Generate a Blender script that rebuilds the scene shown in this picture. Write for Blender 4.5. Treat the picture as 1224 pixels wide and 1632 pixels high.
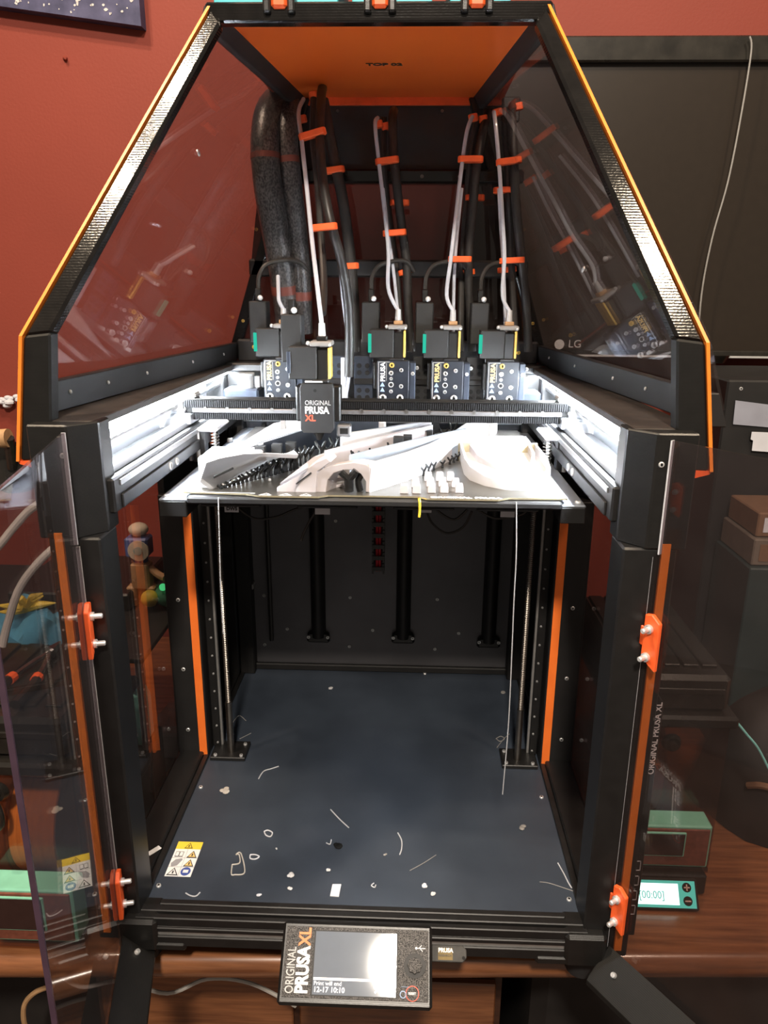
import bpy, bmesh, math, random
from mathutils import Vector, Matrix
random.seed(7)
R = math.radians
scene = bpy.context.scene
for o in list(bpy.data.objects):
    bpy.data.objects.remove(o)
col = scene.collection

# ------------------------------------------------------------------ camera
cam_d = bpy.data.cameras.new('camera'); cam = bpy.data.objects.new('camera', cam_d); col.objects.link(cam)
cam_d.sensor_fit = 'VERTICAL'; cam_d.sensor_height = 24.0
cam_d.lens = 1196.5 / 1632 * 24.0
cam_d.clip_start = 0.01
yaw, pitch, roll = -0.03392, 0.29115, 0.00736
fw = Vector((math.sin(yaw) * math.cos(pitch), math.cos(yaw) * math.cos(pitch), -math.sin(pitch)))
rt = Vector((math.cos(yaw), -math.sin(yaw), 0)); up = rt.cross(fw)
r2 = rt * math.cos(roll) + up * math.sin(roll); u2 = -rt * math.sin(roll) + up * math.cos(roll)
cam.matrix_world = Matrix(((r2.x, u2.x, -fw.x, 0.0476), (r2.y, u2.y, -fw.y, -0.6832), (r2.z, u2.z, -fw.z, 0.7768), (0, 0, 0, 1)))
scene.camera = cam

# ------------------------------------------------------------------ world, lamps, exposure
world = bpy.data.worlds.new('room_air'); scene.world = world; world.use_nodes = True
wb = world.node_tree.nodes['Background']
wb.inputs[0].default_value = (1.0, 0.86, 0.72, 1); wb.inputs[1].default_value = 0.22
vs = scene.view_settings
vs.view_transform = 'Standard'; vs.look = 'None'; vs.exposure = 0.0; vs.gamma = 1.0; vs.use_curve_mapping = False

def area(name, loc, size, power, color, aim):
    d = bpy.data.lights.new(name, 'AREA'); d.shape = 'DISK'; d.size = size; d.energy = power; d.color = color
    o = bpy.data.objects.new(name, d); col.objects.link(o); o.location = loc
    o.rotation_euler = (Vector(aim) - Vector(loc)).to_track_quat('-Z', 'Y').to_euler()
    return o
WARM = (1.0, 0.80, 0.58)
area('ceiling_lamp_light', (-0.72, 0.02, 2.35), 0.08, 18, WARM, (-0.3, 0.2, 0))
area('ceiling_lamp_light', (-0.96, -0.22, 2.35), 0.08, 18, WARM, (-0.3, 0.2, 0))
area('ceiling_lamp_light', (0.95, -0.46, 2.35), 0.18, 24, WARM, (0.3, 0.2, 0))
area('ceiling_lamp_light', (0.05, -1.72, 2.35), 0.22, 85, (1.0, 0.88, 0.74), (0, 0.0, 0.3))

# ------------------------------------------------------------------ materials
M = {}
def nt_new(name):
    m = bpy.data.materials.new(name); m.use_nodes = True
    nt = m.node_tree; nt.nodes.clear()
    out = nt.nodes.new('ShaderNodeOutputMaterial')
    return m, nt, out
def coords(nt, scale=None, obj=True):
    tc = nt.nodes.new('ShaderNodeTexCoord'); mp = nt.nodes.new('ShaderNodeMapping')
    nt.links.new(tc.outputs['Object'], mp.inputs['Vector'])
    if scale is not None: mp.inputs['Scale'].default_value = scale if hasattr(scale, '__len__') else (scale,) * 3
    return mp.outputs['Vector']
def mat(key, c, rough=0.5, metal=0.0, var=0.12, vscale=60.0, bump=0.0, bscale=300.0, stretch=(1, 1, 1),
        spec=0.5, coat=0.0, emit=None, estr=0.0, c2=None, detail=4.0, layers=0.0, lscale=900.0, ldir='Z', trans=0.0, sss=0.0):
    m, nt, out = nt_new(key)
    b = nt.nodes.new('ShaderNodeBsdfPrincipled'); nt.links.new(b.outputs[0], out.inputs[0])
    v = coords(nt, stretch)
    n = nt.nodes.new('ShaderNodeTexNoise'); n.inputs['Scale'].default_value = vscale; n.inputs['Detail'].default_value = detail
    nt.links.new(v, n.inputs['Vector'])
    rp = nt.nodes.new('ShaderNodeValToRGB')
    a = [max(0, x * (1 - var)) for x in c]; bb = c2 if c2 else [min(1, x * (1 + var)) for x in c]
    rp.color_ramp.elements[0].position = 0.3; rp.color_ramp.elements[1].position = 0.7
    rp.color_ramp.elements[0].color = (*a, 1); rp.color_ramp.elements[1].color = (*bb, 1)
    nt.links.new(n.outputs['Fac'], rp.inputs[0]); nt.links.new(rp.outputs[0], b.inputs['Base Color'])
    b.inputs['Roughness'].default_value = rough; b.inputs['Metallic'].default_value = metal
    b.inputs['Specular IOR Level'].default_value = spec; b.inputs['Coat Weight'].default_value = coat
    b.inputs['Coat Roughness'].default_value = 0.12
    b.inputs['Transmission Weight'].default_value = trans
    if emit: b.inputs['Emission Color'].default_value = (*emit, 1); b.inputs['Emission Strength'].default_value = estr
    last = None
    if bump > 0:
        n2 = nt.nodes.new('ShaderNodeTexNoise'); n2.inputs['Scale'].default_value = bscale; n2.inputs['Detail'].default_value = 3
        nt.links.new(v, n2.inputs['Vector'])
        bp = nt.nodes.new('ShaderNodeBump'); bp.inputs['Strength'].default_value = bump; bp.inputs['Distance'].default_value = 0.2 / bscale
        nt.links.new(n2.outputs['Fac'], bp.inputs['Height']); last = bp
    if layers > 0:
        w = nt.nodes.new('ShaderNodeTexWave'); w.bands_direction = ldir; w.inputs['Scale'].default_value = lscale
        w.inputs['Distortion'].default_value = 0.6
        nt.links.new(coords(nt), w.inputs['Vector'])
        bp = nt.nodes.new('ShaderNodeBump'); bp.inputs['Strength'].default_value = layers; bp.inputs['Distance'].default_value = 0.02 / lscale
        nt.links.new(w.outputs['Fac'], bp.inputs['Height'])
        if last: nt.links.new(last.outputs[0], bp.inputs['Normal'])
        last = bp
    if last: nt.links.new(last.outputs[0], b.inputs['Normal'])
    M[key] = m
    return m
def acrylic(key, tint, rough=0.015, ior=1.5, dust=0.015, dustcol=(0.7, 0.6, 0.55)):
    """thin smoked sheet: each face passes tinted light and mirrors by Fresnel, with a little dust"""
    m, nt, out = nt_new(key)
    tr = nt.nodes.new('ShaderNodeBsdfTransparent'); tr.inputs[0].default_value = (*tint, 1)
    gl = nt.nodes.new('ShaderNodeBsdfGlossy'); gl.inputs['Roughness'].default_value = rough
    fr = nt.nodes.new('ShaderNodeFresnel')
    ge = nt.nodes.new('ShaderNodeNewGeometry'); mr = nt.nodes.new('ShaderNodeMapRange')   # same air-to-sheet reflection on both faces of the sheet
    mr.inputs['To Min'].default_value = ior; mr.inputs['To Max'].default_value = 1 / ior
    nt.links.new(ge.outputs['Backfacing'], mr.inputs['Value']); nt.links.new(mr.outputs[0], fr.inputs['IOR'])
    mx = nt.nodes.new('ShaderNodeMixShader')
    nt.links.new(fr.outputs[0], mx.inputs[0]); nt.links.new(tr.outputs[0], mx.inputs[1]); nt.links.new(gl.outputs[0], mx.inputs[2])
    df = nt.nodes.new('ShaderNodeBsdfDiffuse'); df.inputs[0].default_value = (*dustcol, 1)
    n = nt.nodes.new('ShaderNodeTexNoise'); n.inputs['Scale'].default_value = 14; n.inputs['Detail'].default_value = 6
    nt.links.new(coords(nt), n.inputs['Vector'])
    ma = nt.nodes.new('ShaderNodeMath'); ma.operation = 'MULTIPLY'; ma.inputs[1].default_value = dust * 2
    nt.links.new(n.outputs['Fac'], ma.inputs[0])
    m2 = nt.nodes.new('ShaderNodeMixShader')
    nt.links.new(ma.outputs[0], m2.inputs[0]); nt.links.new(mx.outputs[0], m2.inputs[1]); nt.links.new(df.outputs[0], m2.inputs[2])
    nt.links.new(m2.outputs[0], out.inputs[0])
    M[key] = m
def emitter(key, c, s):
    m, nt, out = nt_new(key)
    e = nt.nodes.new('ShaderNodeEmission'); e.inputs[1].default_value = s
    n = nt.nodes.new('ShaderNodeTexNoise'); n.inputs['Scale'].default_value = 90
    nt.links.new(coords(nt), n.inputs['Vector'])
    rp = nt.nodes.new('ShaderNodeValToRGB'); rp.color_ramp.elements[0].color = (*[x * 0.93 for x in c], 1); rp.color_ramp.elements[1].color = (*c, 1)
    nt.links.new(n.outputs['Fac'], rp.inputs[0]); nt.links.new(rp.outputs[0], e.inputs[0]); nt.links.new(e.outputs[0], out.inputs[0])
    M[key] = m

mat('wall', (0.225, 0.043, 0.028), 0.6, spec=0.25, var=0.06, vscale=3, bump=0.25, bscale=160)
mat('canvas', (0.022, 0.024, 0.07), 0.7, c2=(0.085, 0.085, 0.17), vscale=22, detail=8, bump=0.4, bscale=500)
mat('canvas_fleck', (0.55, 0.52, 0.52), 0.7)
mat('black_print', (0.010, 0.0095, 0.009), 0.34, var=0.2, layers=0.5, lscale=250, bump=0.3, bscale=900)
mat('black_gloss', (0.007, 0.006, 0.0055), 0.13, var=0.3, layers=0.2, lscale=120, bump=0.22, bscale=450)
mat('black_metal', (0.010, 0.0095, 0.0095), 0.42, var=0.2, bump=0.08, bscale=1500)
mat('black_satin', (0.012, 0.011, 0.011), 0.55, var=0.25, vscale=25)
mat('black_dust', (0.026, 0.020, 0.017), 0.65, var=0.35, vscale=45, bump=0.2, bscale=800)
mat('floor_plate', (0.029, 0.037, 0.052), 0.46, c2=(0.046, 0.058, 0.079), vscale=9, bump=0.15, bscale=900, detail=8)
mat('rear_sheet', (0.11, 0.108, 0.118), 0.45, var=0.25, vscale=6)
mat('alu', (0.62, 0.64, 0.67), 0.32, metal=0.9, var=0.06, stretch=(1, 0.1, 1), vscale=150)
mat('alu_white', (0.80, 0.81, 0.83), 0.45, metal=0.3, var=0.04)
mat('steel', (0.82, 0.82, 0.82), 0.33, metal=0.6, var=0.06)
mat('rod', (0.32, 0.31, 0.30), 0.30, metal=1.0, var=0.15)
mat('screw_thread', (0.30, 0.27, 0.24), 0.35, metal=1.0, var=0.2)
mat('orange', (1.0, 0.20, 0.03), 0.45, var=0.07, vscale=40)
mat('orange_print', (0.92, 0.13, 0.030), 0.38, var=0.08, layers=0.3, lscale=500)
mat('orange_edge', (0.95, 0.25, 0.03), 0.35, var=0.08)
mat('orange_sheet', (0.98, 0.19, 0.03), 0.34, c2=(0.80, 0.13, 0.018), vscale=5, detail=2)
mat('white_print', (0.58, 0.575, 0.59), 0.45, var=0.03, layers=0.25, lscale=450)
mat('pink_white', (0.50, 0.46, 0.475), 0.45, var=0.04, layers=0.3, lscale=450)
mat('shade_grey', (0.30, 0.35, 0.42), 0.5, var=0.08)
mat('support', (0.012, 0.012, 0.012), 0.25, var=0.4, layers=0.5, lscale=400)
mat('sheet_steel', (0.17, 0.16, 0.14), 0.30, metal=0.75, var=0.08, bump=0.15, bscale=2500)
mat('sheet_edge', (0.70, 0.62, 0.42), 0.35, metal=0.8)
mat('bed_plate', (0.46, 0.50, 0.57), 0.35, metal=0.8, var=0.1, vscale=30)
mat('rubber', (0.014, 0.014, 0.015), 0.6, var=0.2, bump=0.3, bscale=700)
mat('belt', (0.011, 0.011, 0.012), 0.6, spec=0.2, var=0.15)
mat('belt_gap', (0.003, 0.003, 0.003), 0.8, spec=0.1)
mat('ptfe', (0.50, 0.52, 0.58), 0.30, var=0.05, coat=0.3)
mat('hose', (0.022, 0.020, 0.018), 0.42, var=0.25, bump=0.15, bscale=500)
mat('braid', (0.012, 0.011, 0.011), 0.30, c2=(0.07, 0.065, 0.062), vscale=420, detail=0, bump=1.0, bscale=330, stretch=(1, 1, 0.7))
mat('braid_tie', (0.13, 0.03, 0.018), 0.5)
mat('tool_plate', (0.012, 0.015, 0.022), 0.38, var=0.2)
mat('tool_side', (0.04, 0.05, 0.07), 0.35, metal=0.3, var=0.2)
mat('tool_body', (0.014, 0.014, 0.014), 0.5, var=0.2, bump=0.3, bscale=1500)
mat('gold', (0.85, 0.55, 0.13), 0.40, metal=0.3, var=0.06)
mat('gold_print', (0.80, 0.55, 0.20), 0.5)
mat('white_ink', (0.86, 0.86, 0.86), 0.5, var=0.02)
mat('grey_ink', (0.50, 0.50, 0.50), 0.5, var=0.03)
mat('blue_ink', (0.28, 0.38, 0.56), 0.5)
mat('red_ink', (0.85, 0.10, 0.05), 0.5)
mat('orange_ink', (0.85, 0.25, 0.08), 0.5)
mat('black_ink', (0.02, 0.02, 0.02), 0.5)
mat('label_white', (0.80, 0.80, 0.80), 0.5, var=0.02)
mat('label_yellow', (0.85, 0.62, 0.06), 0.5, var=0.03)
mat('label_grey', (0.32, 0.32, 0.34), 0.5)
mat('label_blue', (0.06, 0.10, 0.36), 0.5)
mat('dark_hole', (0.004, 0.004, 0.004), 0.8)
mat('red_cable', (0.60, 0.03, 0.05), 0.45)
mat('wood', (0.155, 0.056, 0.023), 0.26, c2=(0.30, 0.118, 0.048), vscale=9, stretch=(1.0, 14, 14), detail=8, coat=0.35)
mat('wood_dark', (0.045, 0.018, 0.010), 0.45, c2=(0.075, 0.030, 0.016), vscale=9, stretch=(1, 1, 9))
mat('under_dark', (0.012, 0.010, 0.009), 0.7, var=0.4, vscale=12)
mat('tv_bezel', (0.020, 0.018, 0.015), 0.25, var=0.5, vscale=25, detail=6)
mat('tv_screen', (0.022, 0.016, 0.0115), 0.28, var=0.05)
mat('cyan_card', (0.06, 0.46, 0.56), 0.45, var=0.05)
mat('cream_card', (0.66, 0.48, 0.40), 0.5)
mat('green_print', (0.20, 0.50, 0.36), 0.4, var=0.06, layers=0.2, lscale=500)
mat('brown_panel', (0.17, 0.055, 0.035), 0.30, var=0.25, vscale=120)
mat('dark_screen', (0.035, 0.018, 0.016), 0.12, var=0.1)
mat('lid_black', (0.016, 0.014, 0.012), 0.24, var=0.25)
mat('spool_orange', (0.92, 0.36, 0.07), 0.35, var=0.2, stretch=(60, 1, 1), vscale=8)
mat('bar_black', (0.009, 0.0085, 0.008), 0.55, spec=0.25, layers=0.4, lscale=250)
mat('teal', (0.32, 0.88, 0.82), 0.38, var=0.05)
mat('crate', (0.018, 0.035, 0.036), 0.5)
mat('teal_dark', (0.09, 0.36, 0.36), 0.38)
mat('blue_cloth', (0.06, 0.24, 0.36), 0.8, var=0.3, vscale=20)
mat('yellow_stuff', (0.62, 0.45, 0.05), 0.55, var=0.2)
mat('tan_toy', (0.46, 0.27, 0.13), 0.55, var=0.2)
mat('blue_toy', (0.07, 0.10, 0.26), 0.45, var=0.2)
mat('bone_toy', (0.52, 0.45, 0.34), 0.5, var=0.15)
mat('green_toy', (0.05, 0.20, 0.12), 0.35, var=0.3)
mat('paper', (0.62, 0.63, 0.68), 0.7, var=0.06, vscale=30)
mat('paper_grey', (0.30, 0.31, 0.37), 0.7, var=0.1, vscale=20)
mat('box_beige', (0.14, 0.11, 0.085), 0.7)
mat('cardboard', (0.17, 0.09, 0.048), 0.7, var=0.1)
mat('grey_tube', (0.50, 0.47, 0.43), 0.55, var=0.08)
mat('grey_plastic', (0.26, 0.25, 0.24), 0.4, var=0.1)
mat('white_wire', (0.52, 0.53, 0.56), 0.4, var=0.02)
mat('yellow_wire', (0.90, 0.62, 0.06), 0.4)
mat('glitter', (0.010, 0.010, 0.010), 0.45, c2=(0.15, 0.14, 0.135), vscale=1100, detail=0, bump=1.0, bscale=1300, spec=0.12)
mat('stick_grey', (0.05, 0.048, 0.045), 0.5, spec=0.15, var=0.3)
mat('stick_gold', (0.20, 0.15, 0.07), 0.6, spec=0.1)
mat('lcd_glass', (0.13, 0.14, 0.16), 0.05, var=0.04, emit=(0.30, 0.34, 0.38), estr=0.25)
mat('lcd_bar', (0.8, 0.75, 0.7), 0.4, emit=(0.95, 0.90, 0.85), estr=0.7)
mat('lcd_text', (0.8, 0.8, 0.8), 0.4, emit=(0.95, 0.95, 1.0), estr=0.7)
mat('rail_steel', (0.30, 0.30, 0.31), 0.35, metal=0.8, var=0.06)
mat('strip_grey', (0.45, 0.44, 0.43), 0.35, metal=0.7)
acrylic('smoke', (0.80, 0.755, 0.76), dust=0.012)
acrylic('smoke_door', (0.74, 0.70, 0.71), dust=0.010)
acrylic('smoke_dark', (0.30, 0.27, 0.28), dust=0.010)
acrylic('clear_box', (0.80, 0.70, 0.66), dust=0.03, dustcol=(0.35, 0.22, 0.18))
acrylic('bag_film', (0.85, 0.83, 0.80), rough=0.15, dust=0.12, dustcol=(0.8, 0.78, 0.76))
emitter('led', (0.86, 0.93, 1.0), 340.0)
emitter('green_led', (0.05, 0.80, 0.55), 0.75)
emitter('cyan_lit', (0.62, 1.0, 0.92), 5.0)
emitter('cyan_rim', (0.12, 0.62, 0.46), 1.5)
emitter('green_dot', (0.1, 0.9, 0.3), 1.5)

# ------------------------------------------------------------------ mesh helpers
class MB:
    def __init__(s): s.v = []; s.f = []
    def quad(s, *p):
        n = len(s.v); s.v += [tuple(q) for q in p]; s.f.append(tuple(range(n, n + len(p)))); return s
    def box(s, x0, x1, y0, y1, z0, z1, m=None):
        n = len(s.v)
        pts = [(x0,y0,z0),(x1,y0,z0),(x1,y1,z0),(x0,y1,z0),(x0,y0,z1),(x1,y0,z1),(x1,y1,z1),(x0,y1,z1)]
        if m is not None: pts = [tuple(m @ Vector(p)) for p in pts]
        s.v += pts
        s.f += [tuple(n + i for i in q) for q in ((0,3,2,1),(4,5,6,7),(0,1,5,4),(1,2,6,5),(2,3,7,6),(3,0,4,7))]
        return s
    def ext(s, poly, vec):
        n = len(s.v); k = len(poly); vec = Vector(vec)
        s.v += [tuple(p) for p in poly] + [tuple(Vector(p) + vec) for p in poly]
        s.f.append(tuple(range(n, n + k))); s.f.append(tuple(range(n + 2*k - 1, n + k - 1, -1)))
        for i in range(k):
            j = (i + 1) % k
            s.f.append((n + j, n + i, n + k + i, n + k + j))
        return s
    def bar(s, a, b, w, h, upv=(0, 0, 1)):
        """rectangular bar from a to b, w across, h along upv"""
        a = Vector(a); b = Vector(b); d = (b - a).normalized(); u = Vector(upv); u = (u - d * u.dot(d)).normalized(); sd = d.cross(u)
        p = [a + sd*w/2*i + u*h/2*j for i, j in ((-1,-1),(1,-1),(1,1),(-1,1))]
        return s.ext(p, b - a)
    def tube(s, path, r, n=10, cap=True, ry=None):
        path = [Vector(p) for p in path]; k = len(path)
        rr = r if hasattr(r, '__len__') else [r] * k
        t0 = (path[1] - path[0]).normalized()
        ref = Vector((0, 0, 1)) if abs(t0.z) < 0.9 else Vector((0, 1, 0))
        nx = (ref - t0 * ref.dot(t0)).normalized(); base = len(s.v)
        for i, p in enumerate(path):
            t = (path[min(i+1, k-1)] - path[max(i-1, 0)]).normalized()
            nx = (nx - t * nx.dot(t)).normalized(); ny = t.cross(nx)
            for j in range(n):
                a = 2*math.pi*j/n
                s.v.append(tuple(p + nx*math.cos(a)*rr[i]*(ry or 1) + ny*math.sin(a)*rr[i]))
        for i in range(k - 1):
            for j in range(n):
                q = base + i*n; j2 = (j+1) % n
                s.f.append((q + j, q + j2, q + n + j2, q + n + j))
        if cap:
            s.f.append(tuple(base + n - 1 - j for j in range(n))); s.f.append(tuple(base + (k-1)*n + j for j in range(n)))
        return s
    def cyl(s, a, b, r, n=14, r1=None):
        return s.tube([a, b], [r, r if r1 is None else r1], n)
    def ball(s, c, r, n=10, m=6, sz=1.0):
        pts = []
        for i in range(m + 1):
            t = -math.pi/2 + math.pi*i/m
            pts.append(((c[0], c[1], c[2] + math.sin(t)*r*sz), max(1e-5, math.cos(t)*r)))
        return s.tube([p for p, _ in pts], [q for _, q in pts], n)
    def build(s, name, mk, parent=None, bevel=0.0, smooth=35, org=None, kind=None, label=None):
        me = bpy.data.meshes.new(name)
        o = Vector(org) if org is not None else (Vector(parent['_o']) if parent is not None and '_o' in parent else Vector((0, 0, 0)))
        me.from_pydata([tuple(Vector(p) - o) for p in s.v], [], s.f)
        bm = bmesh.new(); bm.from_mesh(me)
        bmesh.ops.recalc_face_normals(bm, faces=bm.faces)
        if bevel > 0: bmesh.ops.bevel(bm, geom=[e for e in bm.edges], offset=bevel, segments=1, affect='EDGES', clamp_overlap=True)
        bm.to_mesh(me); bm.free()
        if bevel > 0 and smooth > 15: smooth = 15
        if smooth:
            me.polygons.foreach_set('use_smooth', [True] * len(me.polygons)); me.set_sharp_from_angle(angle=R(smooth))
        me.materials.append(M[mk]); me.update()
        ob = bpy.data.objects.new(name, me); col.objects.link(ob)
        if parent is not None:
            ob.parent = parent
            if '_o' in parent: ob['_o'] = tuple(parent['_o'])
        else:
            ob.location = o; ob['_o'] = tuple(o)
        if kind: ob['kind'] = kind
        if label: ob['label'] = label
        return ob
def thing(name, label, cat, org=(0, 0, 0), group=None):
    e = bpy.data.objects.new(name, None); col.objects.link(e); e.location = org; e['_o'] = tuple(org); e.empty_display_size = 0.03
    e['label'] = label; e['category'] = cat
    if group: e['group'] = group
    return e
def tag(o, label, cat, group=None, kind=None):
    o['label'] = label; o['category'] = cat
    if group: o['group'] = group
    if kind: o['kind'] = kind
    return o
def bx(x0, x1, y0, y1, z0, z1): return MB().box(x0, x1, y0, y1, z0, z1)
def smooth_path(pts, per=6):
    pts = [Vector(p) for p in pts]; out = []
    for i in range(len(pts) - 1):
        p0 = pts[max(i-1, 0)]; p1 = pts[i]; p2 = pts[i+1]; p3 = pts[min(i+2, len(pts)-1)]
        for k in range(per):
            t = k / per
            out.append(0.5*((2*p1) + (p2-p0)*t + (2*p0-5*p1+4*p2-p3)*t*t + (3*p1-p0-3*p2+p3)*t*t*t))
    out.append(pts[-1]); return out
def text(name, body, size, mk, parent, loc, xa=(1, 0, 0), ya=(0, 0, 1), depth=0.0003, bold=0.0, align='LEFT', sx=1.0):
    cu = bpy.data.curves.new(name, 'FONT'); cu.body = body; cu.size = size; cu.extrude = depth; cu.offset = bold; cu.align_x = align; cu.resolution_u = 3
    t = bpy.data.objects.new(name, cu); col.objects.link(t)
    bpy.context.view_layer.update()
    me = bpy.data.meshes.new_from_object(t.evaluated_get(bpy.context.evaluated_depsgraph_get()))
    bpy.data.objects.remove(t)
    xa = Vector(xa).normalized(); ya = Vector(ya).normalized(); za = xa.cross(ya)
    o = Vector(parent['_o']) if parent is not None and '_o' in parent else Vector((0, 0, 0))
    mt = Matrix(((xa.x*sx, ya.x, za.x, loc[0]-o.x), (xa.y*sx, ya.y, za.y, loc[1]-o.y), (xa.z*sx, ya.z, za.z, loc[2]-o.z), (0, 0, 0, 1)))
    me.transform(mt); me.materials.clear(); me.materials.append(M[mk])
    ob = bpy.data.objects.new(name, me); col.objects.link(ob); ob.parent = parent
    if parent is not None and '_o' in parent: ob['_o'] = tuple(parent['_o'])
    return ob
def screw(parent, p, n, r=0.0022, h=0.0015, mk='steel', name='screw'):
    p = Vector(p); n = Vector(n).normalized()
    m = MB(); m.tube([p, p + n*h*0.6, p + n*h, p + n*h, p + n*h*0.4], [r, r, r*0.8, r*0.45, r*0.4], 10)
    return m.build(name, mk, parent)
# ================================================================== the setting
w = bx(-2.2, 2.2, 1.0, 1.08, -0.75, 2.3).build('wall_back', 'wall'); w['kind'] = 'structure'
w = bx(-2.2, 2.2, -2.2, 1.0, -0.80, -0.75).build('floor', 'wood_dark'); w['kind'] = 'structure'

# table, turned a little against the printer, with a rounded front edge
tb = thing('desk', 'dark glossy wooden desk with rounded front edge under the printer', 'desk', (0, 0.025, 0))
ca, sa = math.cos(R(2.4)), math.sin(R(2.4))
def tp(x, y, z): return (x*ca - y*sa, 0.025 + x*sa + y*ca, z)
prof = [(0.87, 0.0), (0.03, 0.0)] + [(0.018 - 0.018*math.sin(R(a)), -0.018 + 0.018*math.cos(R(a))) for a in range(0, 91, 15)] + [(0.003, -0.027), (0.008, -0.034), (0.87, -0.034)]
m = MB(); m.ext([tp(-1.6, y, z) for y, z in prof], Vector(tp(1.6, 0, 0)) - Vector(tp(-1.6, 0, 0))); m.build('desk_top', 'wood', tb, smooth=40)
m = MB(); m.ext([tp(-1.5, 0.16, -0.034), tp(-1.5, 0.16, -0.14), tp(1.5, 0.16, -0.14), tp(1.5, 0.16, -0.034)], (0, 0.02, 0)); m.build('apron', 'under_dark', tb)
for x in (-0.78, 0.78):
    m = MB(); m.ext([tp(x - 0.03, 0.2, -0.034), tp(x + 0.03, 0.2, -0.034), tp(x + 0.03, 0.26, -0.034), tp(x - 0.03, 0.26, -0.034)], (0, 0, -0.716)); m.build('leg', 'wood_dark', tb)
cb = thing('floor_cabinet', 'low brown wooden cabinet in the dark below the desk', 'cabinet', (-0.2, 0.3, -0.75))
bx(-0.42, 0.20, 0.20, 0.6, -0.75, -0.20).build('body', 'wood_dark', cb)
for x0, x1 in ((-0.41, -0.115), (-0.105, 0.19)):
    d = bx(x0, x1, 0.188, 0.2, -0.73, -0.215).build('door', 'wood', cb, bevel=0.002)
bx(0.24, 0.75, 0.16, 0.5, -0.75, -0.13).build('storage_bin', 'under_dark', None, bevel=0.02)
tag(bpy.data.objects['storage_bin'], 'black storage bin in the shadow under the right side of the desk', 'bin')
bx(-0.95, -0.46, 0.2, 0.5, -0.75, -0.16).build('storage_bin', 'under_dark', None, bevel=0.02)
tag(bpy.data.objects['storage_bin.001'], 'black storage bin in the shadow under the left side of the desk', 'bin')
m = MB(); m.tube(smooth_path([(-0.47, 0.14, -0.10), (-0.43, 0.10, -0.105), (-0.38, 0.08, -0.12), (-0.33, 0.09, -0.12), (-0.27, 0.10, -0.15), (-0.22, 0.12, -0.145), (-0.16, 0.12, -0.15), (-0.10, 0.13, -0.20)]), 0.0028, 8)
tag(m.build('power_cord', 'grey_tube'), 'pale grey cord sagging under the left desk edge', 'cord')
m = MB(); m.tube(smooth_path([(-0.4278, 0.1, -0.1433), (-0.456, 0.1, -0.158), (-0.4745, 0.1, -0.1848), (-0.4762, 0.1, -0.225), (-0.4612, 0.1, -0.2475)]), 0.0035, 8)
tag(m.build('coiled_cable', 'tan_toy'), 'tan cable loop hanging in the dark at the lower left corner', 'cable')
m = MB(); m.ext([(-0.175, 0.17, -0.035), (-0.125, 0.17, -0.035), (-0.15, 0.15, -0.085)], (0, 0.002, 0))
tag(m.build('paper_note', 'cardboard'), 'beige paper corner hanging below the desk edge beside the display', 'paper')

# painting on the wall
p = thing('canvas_painting', 'dark blue speckled canvas hanging on the red wall', 'painting', (-0.7, 0.97, 1.26))
m = MB(); m.ext([(-0.7631, 0.97, 1.295), (-0.4885, 0.97, 1.26), (-0.4885, 0.97, 1.75), (-1.25, 0.97, 1.75), (-1.25, 0.97, 1.36)], (0, 0.03, 0)); m.build('canvas', 'canvas', p)
for i in range(34):
    x = random.uniform(-0.76, -0.50); z = 1.262 + (-0.49 - x)*0.13 + random.uniform(0.004, 0.045); r = random.uniform(0.001, 0.0035)
    if True:
        m = MB(); m.ext([(x + r*math.cos(a)*random.uniform(.5, 1.6), 0.9697, z + r*math.sin(a)) for a in [k*1.047 for k in range(6)]], (0, -0.0005, 0)); m.build('paint_fleck', 'canvas_fleck', p)
m = MB(); m.tube([(-0.657, 0.999, 1.212), (-0.6532, 0.99, 1.21)], [0.005, 0.002], 10)
tag(m.build('wall_bump', 'wall'), 'small round plaster bump on the red wall below the painting', 'wall mark')

# television on the right
tv = thing('television', 'large black switched-off television on the wall right of the printer', 'television', (0.75, 0.93, 0.66))
TX0, TX1, TZ0, TZ1 = 0.15, 1.35, 0.645, 1.222
bx(TX0, TX1, 0.915, 0.96, TZ0, TZ1).build('screen', 'tv_screen', tv)
bx(TX0, TX1, 0.90, 0.918, TZ1 - 0.043, TZ1).build('bezel', 'tv_bezel', tv, bevel=0.003)
bx(TX0, TX1, 0.90, 0.918, TZ0, TZ0 + 0.012).build('bezel', 'tv_bezel', tv, bevel=0.002)
bx(TX0, TX0 + 0.02, 0.90, 0.918, TZ0, TZ1).build('bezel', 'tv_bezel', tv, bevel=0.003)
bx(TX0, TX1, 0.899, 0.903, TZ0 - 0.002, TZ0 + 0.002).build('trim_line', 'steel', tv)
m = MB(); m.tube([(0.674, 0.897, TZ0 + 0.004), (0.674, 0.897, TZ0 - 0.012)], [0.022, 0.012], 16); m.build('logo_bump', 'tv_bezel', tv)
text('logo', 'LG', 0.022, 'grey_ink', tv, (0.368, 0.898, TZ0 + 0.016))
m = MB(); m.tube([(0.350, 0.898, TZ0 + 0.022), (0.350, 0.896, TZ0 + 0.022)], 0.010, 16); m.build('logo_disc', 'grey_ink', tv)
m = MB(); m.tube(smooth_path([(0.6503, 0.888, 1.216), (0.6564, 0.888, 1.189), (0.6526, 0.888, 1.081), (0.6443, 0.888, 0.9728), (0.628, 0.888, 0.8716), (0.621, 0.888, 0.7662), (0.6274, 0.888, 0.6564)]), 0.0017, 8)
tag(m.build('hanging_cable', 'grey_plastic'), 'thin grey cable hanging down over the television', 'cable')

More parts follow.
